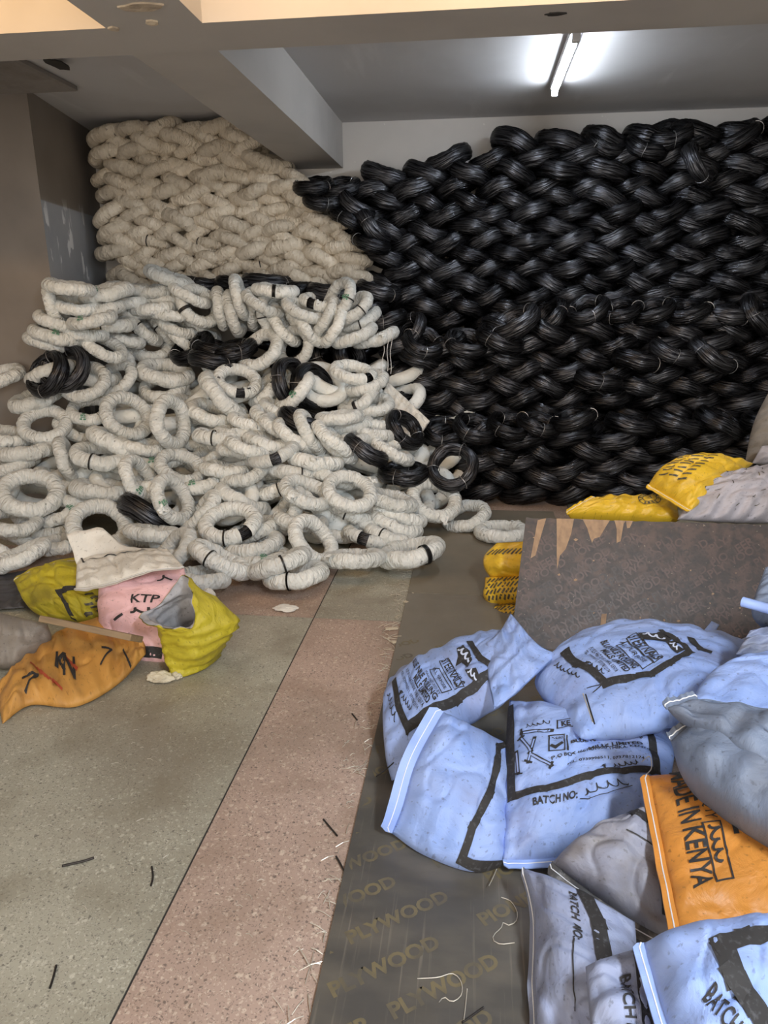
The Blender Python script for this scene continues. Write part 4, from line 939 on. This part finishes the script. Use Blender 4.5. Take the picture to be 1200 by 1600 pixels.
for a_, b_ in (((861, 1196), (827, 1178)), ((815, 1154), (831, 1174)), ((826, 1190), (836, 1154)), ((811, 1210), (808, 1176)), ((816, 1146), (862, 1142))): nail_print(C, a_, b_)
C.hand((822, 1138), (862, 1132), .014, 12, None, .002)
D = Sack('nail_sack', [(890, 1004, .33), (908, 1154, .30), (1122, 1112, .36), (1166, 1000, .40)], 'blue nail sack with printed block, lying highest across the board foot', M_blue, .11, .10,
         dict(v0=[(836, 1062, .29), (872, 1116, .28)], u1=[(1000, 1142, .32), (1060, 1124, .35)], u0=[(950, 984, .37), (1030, 984, .39)], v1=[(1150, 1050, .38)]), GB, 4, hems=('v1',))
D.ln([(884, 1020), (904, 1038), (922, 1046), (946, 1068)], .026); D.ln([(946, 1068), (972, 1061), (1000, 1056), (1018, 1054), (1046, 1036), (1076, 1020)], .026); D.ln([(1034, 987), (1056, 1000), (1076, 1018)], .016); D.ln([(1080, 1000), (1094, 1014), (1106, 1018)], .018)
block(D, (('STEEL NAILS', (980, 996), (1023, 1032), .030, .02), ('ALL PURPOSE', (968, 1004), (1006, 1036), .013, .006), ('BLUE NILE ROLLING', (938, 1004), (990, 1046), .020, .03), ('MILLS LIMITED', (938, 1018), (977, 1051), .020, .03), ('P.O BOX 4667-01000 THIKA, KENYA', (920, 1014), (962, 1051), .013, .008), ('TEL: 0739996511, 0737812174', (912, 1020), (950, 1052), .012, .006), ('MANUFACTURED BY', (962, 1014), (992, 1042), .009, .0)))
for q in (((979, 999), (1022, 1036), (1036, 1027), (994, 990), (979, 999)), ((963, 1010), (1004, 1046), (1020, 1037), (981, 1003), (963, 1010))): D.ln(q, .0028)
emblem(D, ((997, 990), (1034, 988), (1050, 1000), (1044, 1004), (1022, 1001), (1005, 1000)), 1); emblem(D, ((1040, 1004), (1058, 1001), (1070, 1016), (1058, 1022), (1048, 1014)), 2)
D.hand((1004, 992), (1036, 1001), .022, 3, M_ink_w, .006); D.hand((1046, 1006), (1060, 1018), .014, 6, M_ink_w, .004)
D.tx('f', (912, 1036), (916, 1040), .016, .03); D.hand((919, 1040), (944, 1054), .014, 5); D.ln([(918, 1076), (941, 1070), (927, 1083)], .003, name='handwriting'); D.hand((866, 1040), (906, 1062), .014, 8)
ear = Sack('neck_ear', [(1088, 1000, .40), (1108, 1004, .39), (1124, 976, .44), (1112, 970, .44)], '', M_blue, .012, .010, {}, None, 42, 20, 20, hems=(), puck=.004, lump=.008, part_of=D.root)
S0 = Sack('nail_sack', [(850, 1128, .16), (1010, 1150, .14), (1040, 1010, .16), (880, 1030, .16)], 'mostly hidden dark sack in the hollow under the highest blue sack', M_greyblue, .05, .14, {}, GB, 15, 30, 30, hems=())
E1 = Sack('nail_sack', [(1076, 1100, .50), (1420, 1170, .44), (1440, 1030, .50), (1160, 1030, .50)], 'light blue woven sack at frame edge, above the grey folded sack', M_blue, .07, .16, dict(u0=[(1108, 1055, .51)]), GB, 5, hems=())
F1 = Sack('nail_sack', [(862, 1348, .17), (1052, 1474, .15), (1056, 1262, .30), (962, 1286, .26)], 'dusty grey sack with folded black hem, between batch sack and orange sack', M_dirtygrey, .085, .10,
          dict(v0=[(930, 1400, .16), (990, 1440, .15)], u0=[(900, 1316, .22)], v1=[(1010, 1268, .29)]), GB, 6, hems=('v0',), hemw=.030, hemmat=MAT('blackened_hem', (0.07, 0.068, 0.07), .5, layers=[(40, 4, .5, .7, (0.3, 0.28, 0.26), .8)]))
F1.ln([(985, 1270), (1010, 1280), (1036, 1294)], .020); F1.ln([(980, 1296), (1028, 1326)], .003); F1.ln([(1030, 1268), (1036, 1340), (1044, 1420)], .026)
O = Sack('nail_sack', [(1012, 1212, .36), (1066, 1480, .28), (1400, 1470, .28), (1330, 1190, .40)], 'glossy orange sack with large black country lettering', M_orange, .055, .14, dict(v0=[(1030, 1300, .33), (1050, 1400, .30)]), GB, 7, hems=('v0',), puck=.006, lump=.010)
O.tx('MADE IN KENYA', (1043, 1160), (1085, 1390), .046, .02); O.ln([(1098, 1287), (1125, 1284), (1146, 1373), (1121, 1378), (1098, 1287)], .004); O.hand((1108, 1290), (1120, 1350), .024, 6, None, .006); O.tx('SIZE QTY', (1093, 1225), (1104, 1281), .026, .01); O.ln([(1134, 1245), (1150, 1300)], .012)
E3 = Sack('nail_sack', [(1048, 1158, .50), (1400, 1450, .40), (1440, 1210, .54), (1092, 1126, .56)], 'grey sack bulging over the top of the orange sack', M_greyblue, .10, .20, dict(v0=[(1070, 1205, .48), (1150, 1270, .46), (1270, 1345, .44)]), GB, 8, hems=('u0',), puck=.014, lump=.010)
E2 = Sack('nail_sack', [(1040, 1106, .60), (1380, 1280, .54), (1400, 1150, .60), (1090, 1092, .62)], 'grey sack end with folded stitched corner, above bulging grey sack', M_greyblue, .045, .10, dict(v0=[(1110, 1140, .59), (1190, 1190, .58)]), GB, 9, hems=('u0',), puck=.014)
G = Sack('nail_sack', [(818, 1356, .14), (846, 1690, .04), (1010, 1690, .09), (992, 1440, .20)], 'greyish blue sack standing on end at plywood edge, batch line downward', M_blue_dirty, .08, .05, dict(v0=[(838, 1440, .08), (838, 1540, .05)], u0=[(880, 1380, .2)]), GB, 10, hems=('v0',))
G.tx('BATCH NO:', (889, 1392), (896, 1466), .020, .02); G.ln([(922, 1375), (934, 1440), (946, 1510)], .034); G.ln([(897, 1468), (900, 1580)], .0035, name='handwriting')
H = Sack('nail_sack', [(915, 1510, .26), (930, 1700, .22), (1030, 1700, .24), (1004, 1480, .28)], 'small visible strip of pale sack between two blue bottom sacks', M_blue_dirty, .045, .14, {}, GB, 11, hems=())
H.tx('BATCH NO:', (968, 1523), (984, 1640), .021, .02); H.ln([(1004, 1500), (1012, 1560), (1024, 1640)], .036)
I = Sack('nail_sack', [(1004, 1474, .36), (1090, 1760, .30), (1330, 1640, .34), (1290, 1420, .40)], 'bright blue sack lowest in the corner with thick black frame', M_blue, .09, .16, dict(u0=[(1060, 1452, .40), (1150, 1440, .41)]), GB, 12, hems=('v0',))
I.ln([(1215, 1458), (1165, 1465), (1130, 1476)], .034); I.ln([(1130, 1476), (1146, 1520), (1170, 1562), (1210, 1640)], .040); I.tx('BATCH NO:', (1097, 1560), (1166, 1690), .030, .02)
E4 = Sack('nail_sack', [(1150, 1022, .52), (1420, 1035, .50), (1440, 935, .60), (1172, 985, .58)], 'pleated dark blue sack end above light blue sack', M_blue_dirty, .05, .16, {}, GB, 13, hems=(), puck=.02)
E5 = Sack('nail_sack', [(1176, 945, .66), (1420, 975, .64), (1440, 860, .74), (1196, 886, .76)], 'dark blue sack topmost at frame edge with rolled pale hem', M_greyblue, .06, .22, {}, GB, 14, hems=())
bm = bmesh.new(); tube_bm(bm, [at_z(1160, 940, .66), at_z(1200, 951, .66), at_z(1260, 968, .66), at_z(1310, 980, .66)], .016, 10)
rh = from_bm('rolled_hem', bm, M_blue, E5.root, True); rh['label'] = 'pale rolled hem'

for k, (x0, x1, y0, y1, z, b_) in enumerate(((.62, 1.30, 1.50, 1.98, .17, .16), (.80, 1.42, 2.02, 2.62, .20, .19), (1.02, 1.60, 2.62, 2.94, .16, .15))):
    Sack('nail_sack', [Vector((x0, y0, z)), Vector((x1, y0, z)), Vector((x1, y1, z)), Vector((x0, y1, z))], ('hidden dusty sack at the bottom of the pile under orange sack', 'hidden dusty sack at the bottom of the pile under grey sacks', 'hidden dusty sack at the bottom of the pile nearest the board')[k], M_dirtygrey if k < 2 else M_blue_dirty, .13, b_, {}, GB, 60+k, 26, 22, hems=())
# ---------------------------------------------------------------- sacks behind the board
GY = 'sacks stored behind the board'
YL = 'yellow plastic sack'
for k, (c, u0m, lb) in enumerate((([(768, 906, ('y', 3.80)), (905, 910, ('y', 3.70)), (905, 842, ('y', 3.80)), (776, 848, ('y', 3.88))], [(756, 886, ('y', 3.80)), (757, 868, ('y', 3.84))], 'yellow plastic sack topmost of three beside the board edge'),
                             ([(764, 948, ('y', 3.70)), (905, 952, ('y', 3.60)), (905, 898, ('y', 3.72)), (758, 902, ('y', 3.78))], [(755, 930, ('y', 3.72)), (757, 915, ('y', 3.75))], 'yellow printed sack middle of three beside board edge'),
                             ([(758, 990, ('y', 3.58)), (905, 994, ('y', 3.50)), (905, 942, ('y', 3.62)), (776, 944, ('y', 3.68))], [(754, 974, ('y', 3.60)), (762, 956, ('y', 3.64))], 'yellow printed sack bottom of three beside board edge'))):
    s_ = Sack('yellow_sack', c, lb, M_yellow, .09, .12, dict(u0=u0m), GY, 20+k, 50, 36, hems=(), puck=.012, lump=.024, plump=.6)
    for r in range(4 if k else 1):
        for q in range(9): s_.line([(.05+.045*q, (.20 if k else .62)+.19*r+.02*(q % 2)), (.072+.045*q, (.30 if k else .74)+.19*r)], .010, M_ink_grey, 'printed_mark')
rs = Sack('red_sack', [(750, 990, ('y', 3.40)), (800, 990, ('y', 3.40)), (800, 970, ('y', 3.45)), (766, 974, ('y', 3.45))], 'sliver of red sack under the yellow three beside board', cloth_material('red_sack', (0.62, 0.16, 0.12), (.3, .1, .08)), .015, .015, {}, GY, 29, 20, 12, hems=(), puck=.004, lump=.006)
Y1 = Sack('yellow_sack', [(886, 803, .53), (1062, 812, .50), (1056, 776, .56), (930, 778, .58)], 'yellow sack with round black emblem, lying just behind board top', M_yellow, .055, .22, dict(u0=[(905, 792, .56)]), GY, 23, hems=('u0',), lump=.012)
ex, ey = .67, .58
for (ra, w_) in ((.050, .005), (.030, .004)):
    Y1.line([(ex+ra*1.25*math.cos(a)/Y1.Lu, ey+ra*1.3*math.sin(a)/Y1.Lv) for a in [k*2*math.pi/28 for k in range(29)]], w_, M_ink_grey, 'printed_emblem')
for k in range(16):
    a = k*2*math.pi/16
    if k % 5: Y1.line([(ex+.036*1.25*math.cos(a)/Y1.Lu, ey+.036*1.3*math.sin(a)/Y1.Lv), (ex+.045*1.25*math.cos(a+.1)/Y1.Lu, ey+.045*1.3*math.sin(a+.1)/Y1.Lv)], .009, M_ink_grey, 'printed_emblem')
Y1.line([(ex-.02, ey), (ex, ey+.1), (ex+.02, ey-.06)], .005, M_ink_grey, 'printed_emblem')
Y2 = Sack('yellow_sack', [(1013, 757, .66), (1080, 797, .60), (1178, 724, .74), (1062, 716, .80)], 'yellow sack tilted up on pale sack, rows of black lettering', M_yellow, .10, .10, dict(u0=[(1030, 734, .74)], u1=[(1130, 762, .66)], v1=[(1110, 714, .8)]), GY, 24, hems=('v0',), lump=.02)
for r in range(3):
    for q in range(8): Y2.line([(.10+.16*r+.01*(q % 3), .18+.085*q), (.20+.16*r, .20+.085*q)], .011, M_ink_grey, 'printed_mark')
PG = Sack('woven_sack', [(1058, 812, .54), (1330, 820, .52), (1330, 705, .80), (1130, 738, .74)], 'pale lilac pleated sack behind board, under tilted yellow sack', M_palegrey, .07, .12, dict(u0=[(1085, 770, .66)]), GY, 25, hems=(), puck=.03, lump=.02)
for k in range(34):
    x_, y_ = rb.uniform(.03, .6), rb.uniform(.08, .92); PG.line([(x_, y_), (x_+rb.uniform(-.03, .03), y_+rb.uniform(-.09, .09)+.02)], .004, M_ink_grey, 'dark_scuff')
BG = Sack('woven_sack', [(1164, 722, ('y', 4.50)), (1330, 735, ('y', 4.4)), (1330, 585, ('y', 4.75)), (1204, 606, ('y', 4.70))], 'tall brown-grey sack standing at frame edge by black stack', M_browngrey, .16, .20, dict(u0=[(1178, 660, ('y', 4.6))]), GY, 26, hems=(), puck=.02)
PW = Sack('woven_sack', [(1175, 724, ('y', 4.25)), (1330, 730, ('y', 4.2)), (1330, 690, ('y', 4.3)), (1190, 697, ('y', 4.3))], 'pale end of a sack at foot of tall brown-grey sack', M_palegrey, .06, .10, {}, GY, 27, hems=())

ct = Sack('white_sheet', [(585, 640, ('y', 5.55)), (650, 690, ('y', 5.40)), (672, 658, ('y', 5.55)), (606, 596, ('y', 5.80))], 'loose white woven sheet draped between white slope and black stack', M_whitecloth, .03, .004, {}, None, 51, 40, 40, hems=(), puck=.02, lump=.05, cat='sheet')
# ---------------------------------------------------------------- sacks on the left
def loft(name, rings, label, mat, lining=None, n=40, sub=6, group=None, puck=.010, thick=.004, cap=True, seed=0, cat='sack'):
    """an open sack: closed rings of points from the bottom up, skinned, with a second inner surface"""
    R_ = []
    for r in rings:
        pts = [PT(p) for p in r]; R_.append(catmull(pts+[pts[0]], [i/n for i in range(n)]))
    rows = []
    for a, b in zip(range(len(R_)-1), range(1, len(R_))):
        for k in range(sub):
            t = k/sub
            row = []
            for i in range(n):
                p0 = R_[max(0, a-1)][i]; p1 = R_[a][i]; p2 = R_[b][i]; p3 = R_[min(len(R_)-1, b+1)][i]
                row.append(.5*((2*p1)+(p2-p0)*t+(2*p0-5*p1+4*p2-p3)*t*t+(3*p1-p0-3*p2+p3)*t**3))
            rows.append(row)
    rows.append(R_[-1])
    out = []
    for j, row in enumerate(rows):
        c = sum(row, Vector())/n; o_ = []
        for i, p in enumerate(row):
            d = (p-c); L = max(1e-4, d.length); w = puck*(noise.noise((i*.55+seed, j*.35, 0))+.7*math.sin(j*1.5+2*noise.noise((i*.3, j*.2, seed))))
            o_.append(p+d*(w/L) if 0 < j else p)
        out.append(o_)
    def skin(rows_, flip, capb):
        bm = bmesh.new(); uvl = bm.loops.layers.uv.new('UVMap'); G_ = [[bm.verts.new(p) for p in r] for r in rows_]
        for j in range(len(G_)-1):
            for i in range(n):
                q = (G_[j][i], G_[j][(i+1) % n], G_[j+1][(i+1) % n], G_[j+1][i]); f = bm.faces.new(q[::-1] if flip else q); f.smooth = True
                for l in f.loops: l[uvl].uv = (l.vert.co.x+l.vert.co.y, l.vert.co.z)
        if capb: bm.faces.new(G_[0][::-1] if not flip else G_[0])
        return bm, G_
    bm, _ = skin(out, False, cap); bmesh.ops.recalc_face_normals(bm, faces=bm.faces[:])
    root = from_bm(name, bm, mat); tag(root, label, cat, group)
    if lining:
        inn = []
        for row in out[2:]:
            c = sum(row, Vector())/n; inn.append([p+(c-p).normalized()*thick for p in row])
        inn[-1] = [a.lerp(b, .3) for a, b in zip(inn[-1], out[-1])]
        bm, _ = skin(inn, True, True); li = from_bm('inner_lining', bm, lining, root); li['label'] = 'pale inner lining'
    return root
GL = 'sacks dumped by the heap foot'
# front open sack: bottom, belly, rim that peaks at the back
fy = lambda px, py, y: (px, py, ('y', y))
loft('open_yellow_sack', [[(268, 1060, .004), (300, 1054, .004), (340, 1030, .004), (336, 1008, .004), (300, 1004, .004), (266, 1030, .004)],
      [fy(256, 1020, 2.76), fy(306, 1028, 2.72), fy(356, 1000, 2.84), fy(346, 985, 2.98), fy(300, 980, 3.00), fy(256, 996, 2.90)],
      [fy(252, 988, 2.74), fy(306, 990, 2.69), fy(370, 966, 2.84), fy(345, 955, 2.95), fy(296, 935, 3.02), fy(246, 966, 2.92)],
      [fy(256, 981, 2.71), fy(298, 980, 2.69), fy(302, 945, 2.74), fy(294, 908, 2.84), fy(283, 901, 2.93), fy(250, 944, 2.90), fy(222, 958, 2.84), fy(224, 970, 2.76)]],
     'olive yellow sack standing open in front, grey lining showing', M_yellow2, M_lining, 60, 9, GL, .010, .006, seed=1)
yb_ = Sack('yellow_sack', [(72, 968, ('y', 3.20)), (164, 972, ('y', 3.14)), (160, 880, ('y', 3.42)), (22, 908, ('y', 3.46))], 'olive yellow sack with rolled rim at the back, partly under white sack', M_yellow2, .10, .14,
           dict(u0=[(44, 948, ('y', 3.28))], v1=[(60, 892, ('y', 3.48)), (105, 880, ('y', 3.48))]), GL, 30, hems=('v1',), puck=.018, lump=.024, hemw=.03)
yb_.ln([(92, 925), (125, 918), (150, 915)], .030); yb_.ln([(92, 925), (104, 945), (112, 962)], .026)
for k in range(7): yb_.ln([(134+(k%3)*9, 930+k*5), (144+(k%3)*9, 928+k*5)], .012, M_ink_grey, 'printed_mark')
pk = Sack('pink_sack', [(182, 1034, ('y', 2.92)), (262, 1040, ('y', 2.88)), (288, 888, ('y', 3.20)), (172, 892, ('y', 3.24))], 'pink woven sack standing between two yellow sacks, small black print', M_pinkcloth, .10, .16,
          dict(u0=[(160, 985, ('y', 3.02)), (156, 930, ('y', 3.14))], u1=[(280, 990, ('y', 2.98)), (294, 930, ('y', 3.1))]), GL, 31, hems=(), puck=.012, lump=.022)
pk.text('KTP', .50, .56, .040, .02, .10); pk.scrawl(.52, .46, .09, .04, 4, None, 0, .010); pk.line([(.34, .40), (.42, .44)], .012, name='printed_mark'); pk.scrawl(.72, .80, .06, .06, 7, None, 0, .008); pk.line([(.62, .10), (.84, .10)], .05, name='printed_band')
ws = Sack('white_sack', [(118, 920, ('y', 3.12)), (288, 886, ('y', 3.10)), (262, 858, ('y', 3.34)), (120, 874, ('y', 3.34))], 'white sack draped over the pink sack, thin black frame line', M_whitecloth, .03, .03,
          dict(v0=[(170, 912, ('y', 3.08)), (230, 893, ('y', 3.07))], v1=[(190, 862, ('y', 3.36))]), GL, 32, hems=('v0',), lump=.02)
ws.line([(.06, .95), (.10, .70), (.4, .80), (.9, .84)], .010)
# its open mouth, a collar of cloth standing behind the draped part
bm = bmesh.new(); uvl = bm.loops.layers.uv.new('UVMap')
lo_ = catmull([PT(p) for p in ((120, 882, ('y', 3.30)), (150, 872, ('y', 3.36)), (200, 868, ('y', 3.40)), (262, 862, ('y', 3.36)))], [i/23 for i in range(24)])
hi_ = catmull([PT(p) for p in ((104, 834, ('y', 3.34)), (128, 828, ('y', 3.40)), (160, 826, ('y', 3.46)), (196, 852, ('y', 3.46)), (262, 858, ('y', 3.40)))], [i/23 for i in range(24)])
rows = [[bm.verts.new(a.lerp(b, k/6)+Vector((0, .012*noise.noise((i*.5, k*.6, 0)), .01*noise.noise((i*.4, k*.8, 5))))) for i, (a, b) in enumerate(zip(lo_, hi_))] for k in range(7)]
for k in range(6):
    for i in range(23):
        f = bm.faces.new((rows[k][i], rows[k][i+1], rows[k+1][i+1], rows[k+1][i])); f.smooth = True
        for l in f.loops: l[uvl].uv = (l.vert.co.x, l.vert.co.z)
mo = from_bm('sack_mouth', bm, M_whitecloth, ws.root); sm_ = mo.modifiers.new('thickness', 'SOLIDIFY'); sm_.thickness = .005
orr = Sack('orange_sack', [(4, 1131, .012), (228, 1022, .06), (226, 985, .10), (-8, 1072, .02)], 'crumpled orange sack lying nearly flat on the floor at lower left', M_orange2, .075, .012,
           dict(v0=[(48, 1102, .012), (120, 1104, .012), (186, 1068, .02)], v1=[(55, 1022, .04), (100, 985, .07), (165, 968, .1)]), GL, 33, hems=(), puck=.016, lump=.032)
orr.tx('N', (98, 1054), (118, 1062), .075, .03); orr.tx('K', (84, 1040), (104, 1046), .06, .03)
for k in range(9): orr.ln([(48+5*k, 1036+4*k), (56+5*k, 1044+4*k)], .008, M_ink_red, 'red_print')
orr.ln([(104, 1030), (118, 1044)], .016, M_ink_red, 'red_print'); orr.ln([(193, 1018), (203, 1040)], .012); orr.ln([(160, 1012), (174, 1016), (158, 1038)], .007); orr.ln([(36, 1060), (60, 1056), (40, 1080)], .010)
bgs = Sack('woven_sack', [(-30, 1042, .01), (66, 1030, .01), (74, 975, .16), (-30, 950, .24)], 'brown-grey bulging sack cut by the frame, beside orange sack', M_browngrey, .13, .10, dict(v0=[(20, 1045, .01)], u1=[(80, 1000, .08)]), GL, 34, hems=(), lump=.02)
dk = Sack('floor_shadow_sheet', [(-40, 955, .02), (60, 948, .02), (100, 880, .03), (-40, 905, .03)], 'dark grey sheet standing for floor shadow behind brown-grey sack', MAT('floor_shadow_tone', (0.07, 0.07, 0.08), .5), .02, .01, {}, None, 35, hems=(), lump=.02, cat='sheet')  # dark sheet added where the floor lies in shadow
# plank lying over the orange sack
pa, pb = at_z(72, 968, .20), at_z(214, 998, .17)
M_plank = MAT('weathered_wood', (0.30, 0.215, 0.13), .75, layers=[((4, 40, 40), 4, .4, .7, (0.19, 0.135, 0.085), .8)], bump=[((4, 60, 60), .3, .004)])
L_ = (pb-pa).length; pl = box('wooden_plank', 0, L_, -.05, .05, -.014, .014, M_plank, None, .003)
xd = (pb-pa).normalized(); yd = Vector((0, 0, 1)).cross(xd).normalized(); zd = xd.cross(yd); yd = (yd*.85-zd*.5).normalized(); zd = xd.cross(yd)
mm = Matrix((xd, yd, zd)).transposed().to_4x4(); mm.translation = pa; pl.matrix_world = mm; tag(pl, 'short weathered plank resting on the crumpled orange sack', 'plank')
def crumple(name, px, py, z, w, h, d, mat, label, cat, seed, up=.6):
    bm = bmesh.new(); bmesh.ops.create_icosphere(bm, subdivisions=4, radius=1); p0 = at_z(px, py, z)
    for v in bm.verts:
        n_ = v.co.normalized(); f = 1+.35*noise.noise(n_*1.7+Vector((seed, 0, 0)))+.22*abs(noise.noise(n_*4.5+Vector((0, seed, 0))))
        v.co = Vector((n_.x*w*f, n_.y*d*f, max(-z+.004, n_.z*h*f)))
    o = from_bm(name, bm, mat); o.location = p0; tag(o, label, cat); return o
crumple('crumpled_plastic', 322, 942, .05, .06, .07, .05, M_whitecloth, 'crumpled white plastic beside open yellow sack', 'litter', 3)
crumple('plastic_scrap', 447, 950, .012, .055, .014, .035, M_whitecloth, 'small white plastic scrap alone on pink floor band', 'litter', 5)
M_glove = MAT('cream_cloth', (0.60, 0.55, 0.43), .8, layers=[(9, 4, .5, .7, (0.4, 0.34, 0.25), .7)])
crumple('cloth_rag', 250, 1058, .018, .055, .024, .03, M_glove, 'cream rag on floor before the open yellow sack', 'rag', 8)
crumple('cloth_rag', 276, 1056, .014, .022, .016, .018, M_glove, 'small cream rag lump touching the yellow sack', 'rag', 9)

# ---------------------------------------------------------------- wire, nails, chips and dust on the floor
M_bright = MAT('bright_wire', (0.62, 0.58, 0.50), .4, .5)
M_rust = MAT('dark_nail', (0.045, 0.04, 0.038), .5, .6)
M_chip = MAT('wood_chip', (0.56, 0.48, 0.36), .8)
def wire(pts, z, r, mat, label, name='wire_piece', cat='wire', fl=0.0):
    P_ = [at_z(x, y, z) for x, y in pts]; P_ = catmull(P_, [i/20 for i in range(21)])
    P_ = [p+Vector((0, 0, fl*abs(math.sin(i*.5)))) for i, p in enumerate(P_)]
    bm = bmesh.new(); tube_bm(bm, P_, r, 5); o = from_bm(name, bm, mat, None, True); tag(o, label, cat); return o
wire([(783, 1402), (798, 1408), (808, 1425), (806, 1440), (792, 1446), (787, 1440), (783, 1450), (774, 1458), (770, 1468), (782, 1475), (804, 1473)], .0150, .0013, M_bright, 'hooked bright wire on plywood, higher of two')
wire([(652, 1529), (684, 1527), (705, 1521), (716, 1527), (722, 1540), (720, 1556), (706, 1565), (694, 1558), (686, 1566)], .0150, .0013, M_bright, 'curled bright wire on plywood, lower of two')
wire([(724, 1598), (727, 1575), (730, 1545)], .0150, .0013, M_bright, 'straight bright wire below the curled one on plywood')
wire([(764, 1384), (770, 1372), (776, 1358)], .03, .0013, M_bright, 'short bright wire hanging from the plain blue sack')
wire([(722, 1598), (738, 1587), (756, 1574)], .0160, .0026, M_rust, 'dark nail at plywood bottom end', 'nail', 'nail')
wire([(97, 1353), (115, 1349), (132, 1345), (147, 1340)], .005, .004, M_rust, 'dark sliver lying on grey terrazzo', 'metal_sliver', 'litter')
wire([(237, 1354), (239, 1370), (236, 1384)], .003, .003, M_rust, 'dark nail on grey terrazzo near dividing line', 'nail', 'nail')
wire([(88, 1508), (84, 1525), (78, 1544)], .003, .003, M_rust, 'dark nail on grey terrazzo near frame bottom', 'nail', 'nail')
wire([(505, 1280), (515, 1292), (527, 1306)], .004, .003, M_rust, 'dark nail on pink terrazzo by plywood edge', 'nail', 'nail')
wire([(550, 1115), (554, 1120), (558, 1125)], .004, .003, M_rust, 'short dark nail in middle of pink strip', 'nail', 'nail')
wire([(525, 1338), (532, 1350), (541, 1368)], .005, .003, M_rust, 'dark nail leaning on plywood edge', 'nail', 'nail')
wire([(915, 1085), (921, 1105), (929, 1131)], .405, .0024, M_rust, 'dark nail poking out along top blue sack', 'nail', 'nail')
wire([(911, 1084), (918, 1104), (926, 1128)], .405, .0020, M_bright, 'bright nail poking out along top blue sack', 'nail', 'nail')
wire([(588, 1213), (601, 1204), (617, 1190)], .075, .0022, M_rust, 'dark nail poking from corner of open-necked sack', 'nail', 'nail')
wire([(628, 1215), (629, 1200), (629, 1182)], .10, .0022, M_rust, 'upright dark nail poking from open-necked sack', 'nail', 'nail')
wire([(1003, 1190), (1015, 1182), (1018, 1200), (1008, 1212)], .33, .0015, M_bright, 'loop of pale thread on the batch sack', 'thread', 'thread')
def strand(px0, py0, px1, py1, y, label):
    a, b = at_y(px0, py0, y), at_y(px1, py1, y); bm = bmesh.new(); tube_bm(bm, [a.lerp(b, t)+Vector((.006*math.sin(t*9), 0, 0)) for t in [k/8 for k in range(9)]], .0022, 5)
    o = from_bm('wrap_thread', bm, M_seam, None, True); tag(o, label, 'thread')
strand(607, 512, 605, 580, 5.55, 'pale thread hanging from frayed white coil, longer one'); strand(612, 515, 610, 584, 5.56, 'pale thread hanging from frayed white coil, second one'); strand(600, 540, 596, 588, 5.57, 'pale thread hanging from frayed white coil, shorter one')
rl = random.Random(21)
# litter of wood chips and wire ends along the plywood edge
bm = bmesh.new()
for k in range(150):
    y = rl.uniform(1.2, 3.75) if k < 110 else rl.uniform(3.2, 4.3); x = -.345-abs(rl.gauss(0, .035)); a = rl.uniform(0, 3.14); L_ = rl.uniform(.008, .035)
    p = Vector((x, y, .003+rl.random()*.006)); d = Vector((math.cos(a), math.sin(a), rl.uniform(-.1, .2)))*L_
    tube_bm(bm, [p-d, p+Vector((0, 0, .004)), p+d*.9], rl.uniform(.0009, .0018), 4)
o = from_bm('wire_clippings', bm, M_bright); o['kind'] = 'stuff'; tag(o, 'bright wire clippings scattered along the plywood edge', 'litter')
bm = bmesh.new()
for k in range(260):
    x, y = rl.uniform(-2.6, -.36), rl.uniform(1.0, 4.0); a = rl.uniform(0, 3.14); L_ = rl.uniform(.004, .016)
    p = Vector((x, y, .0025)); d = Vector((math.cos(a), math.sin(a), 0))*L_; tube_bm(bm, [p-d, p+Vector((.003*rl.uniform(-1, 1), .003, .002)), p+d], .0009, 4)
o = from_bm('floor_shavings', bm, M_bright); o['kind'] = 'stuff'; tag(o, 'fine pale shavings scattered over the terrazzo floor', 'litter')
for (px, py, sc, lb) in ((641, 938, 1.3, 'largest pale wood chip by the plywood joint'), (612, 982, .9, 'flat wood chip beside plywood near pink floor corner'), (622, 1003, .9, 'wood chip just below the flat one by plywood'), (650, 925, .8, 'wood chip touching plywood just above the largest')):
    p = at_z(px, py, .008); bm = bmesh.new(); add_box(bm, -.035*sc, .035*sc, -.011*sc, .011*sc, -.003, .003, .001)
    for v in bm.verts: v.co += Vector((.006*noise.noise((v.co.x*60, v.co.y*60, px)), .006*noise.noise((v.co.y*60, v.co.x*60, py)), 0))
    o = from_bm('wood_chip', bm, M_chip); o.location = p; o.rotation_euler = (0, .06, rl.uniform(.2, 1.2)); tag(o, lb, 'wood chip')
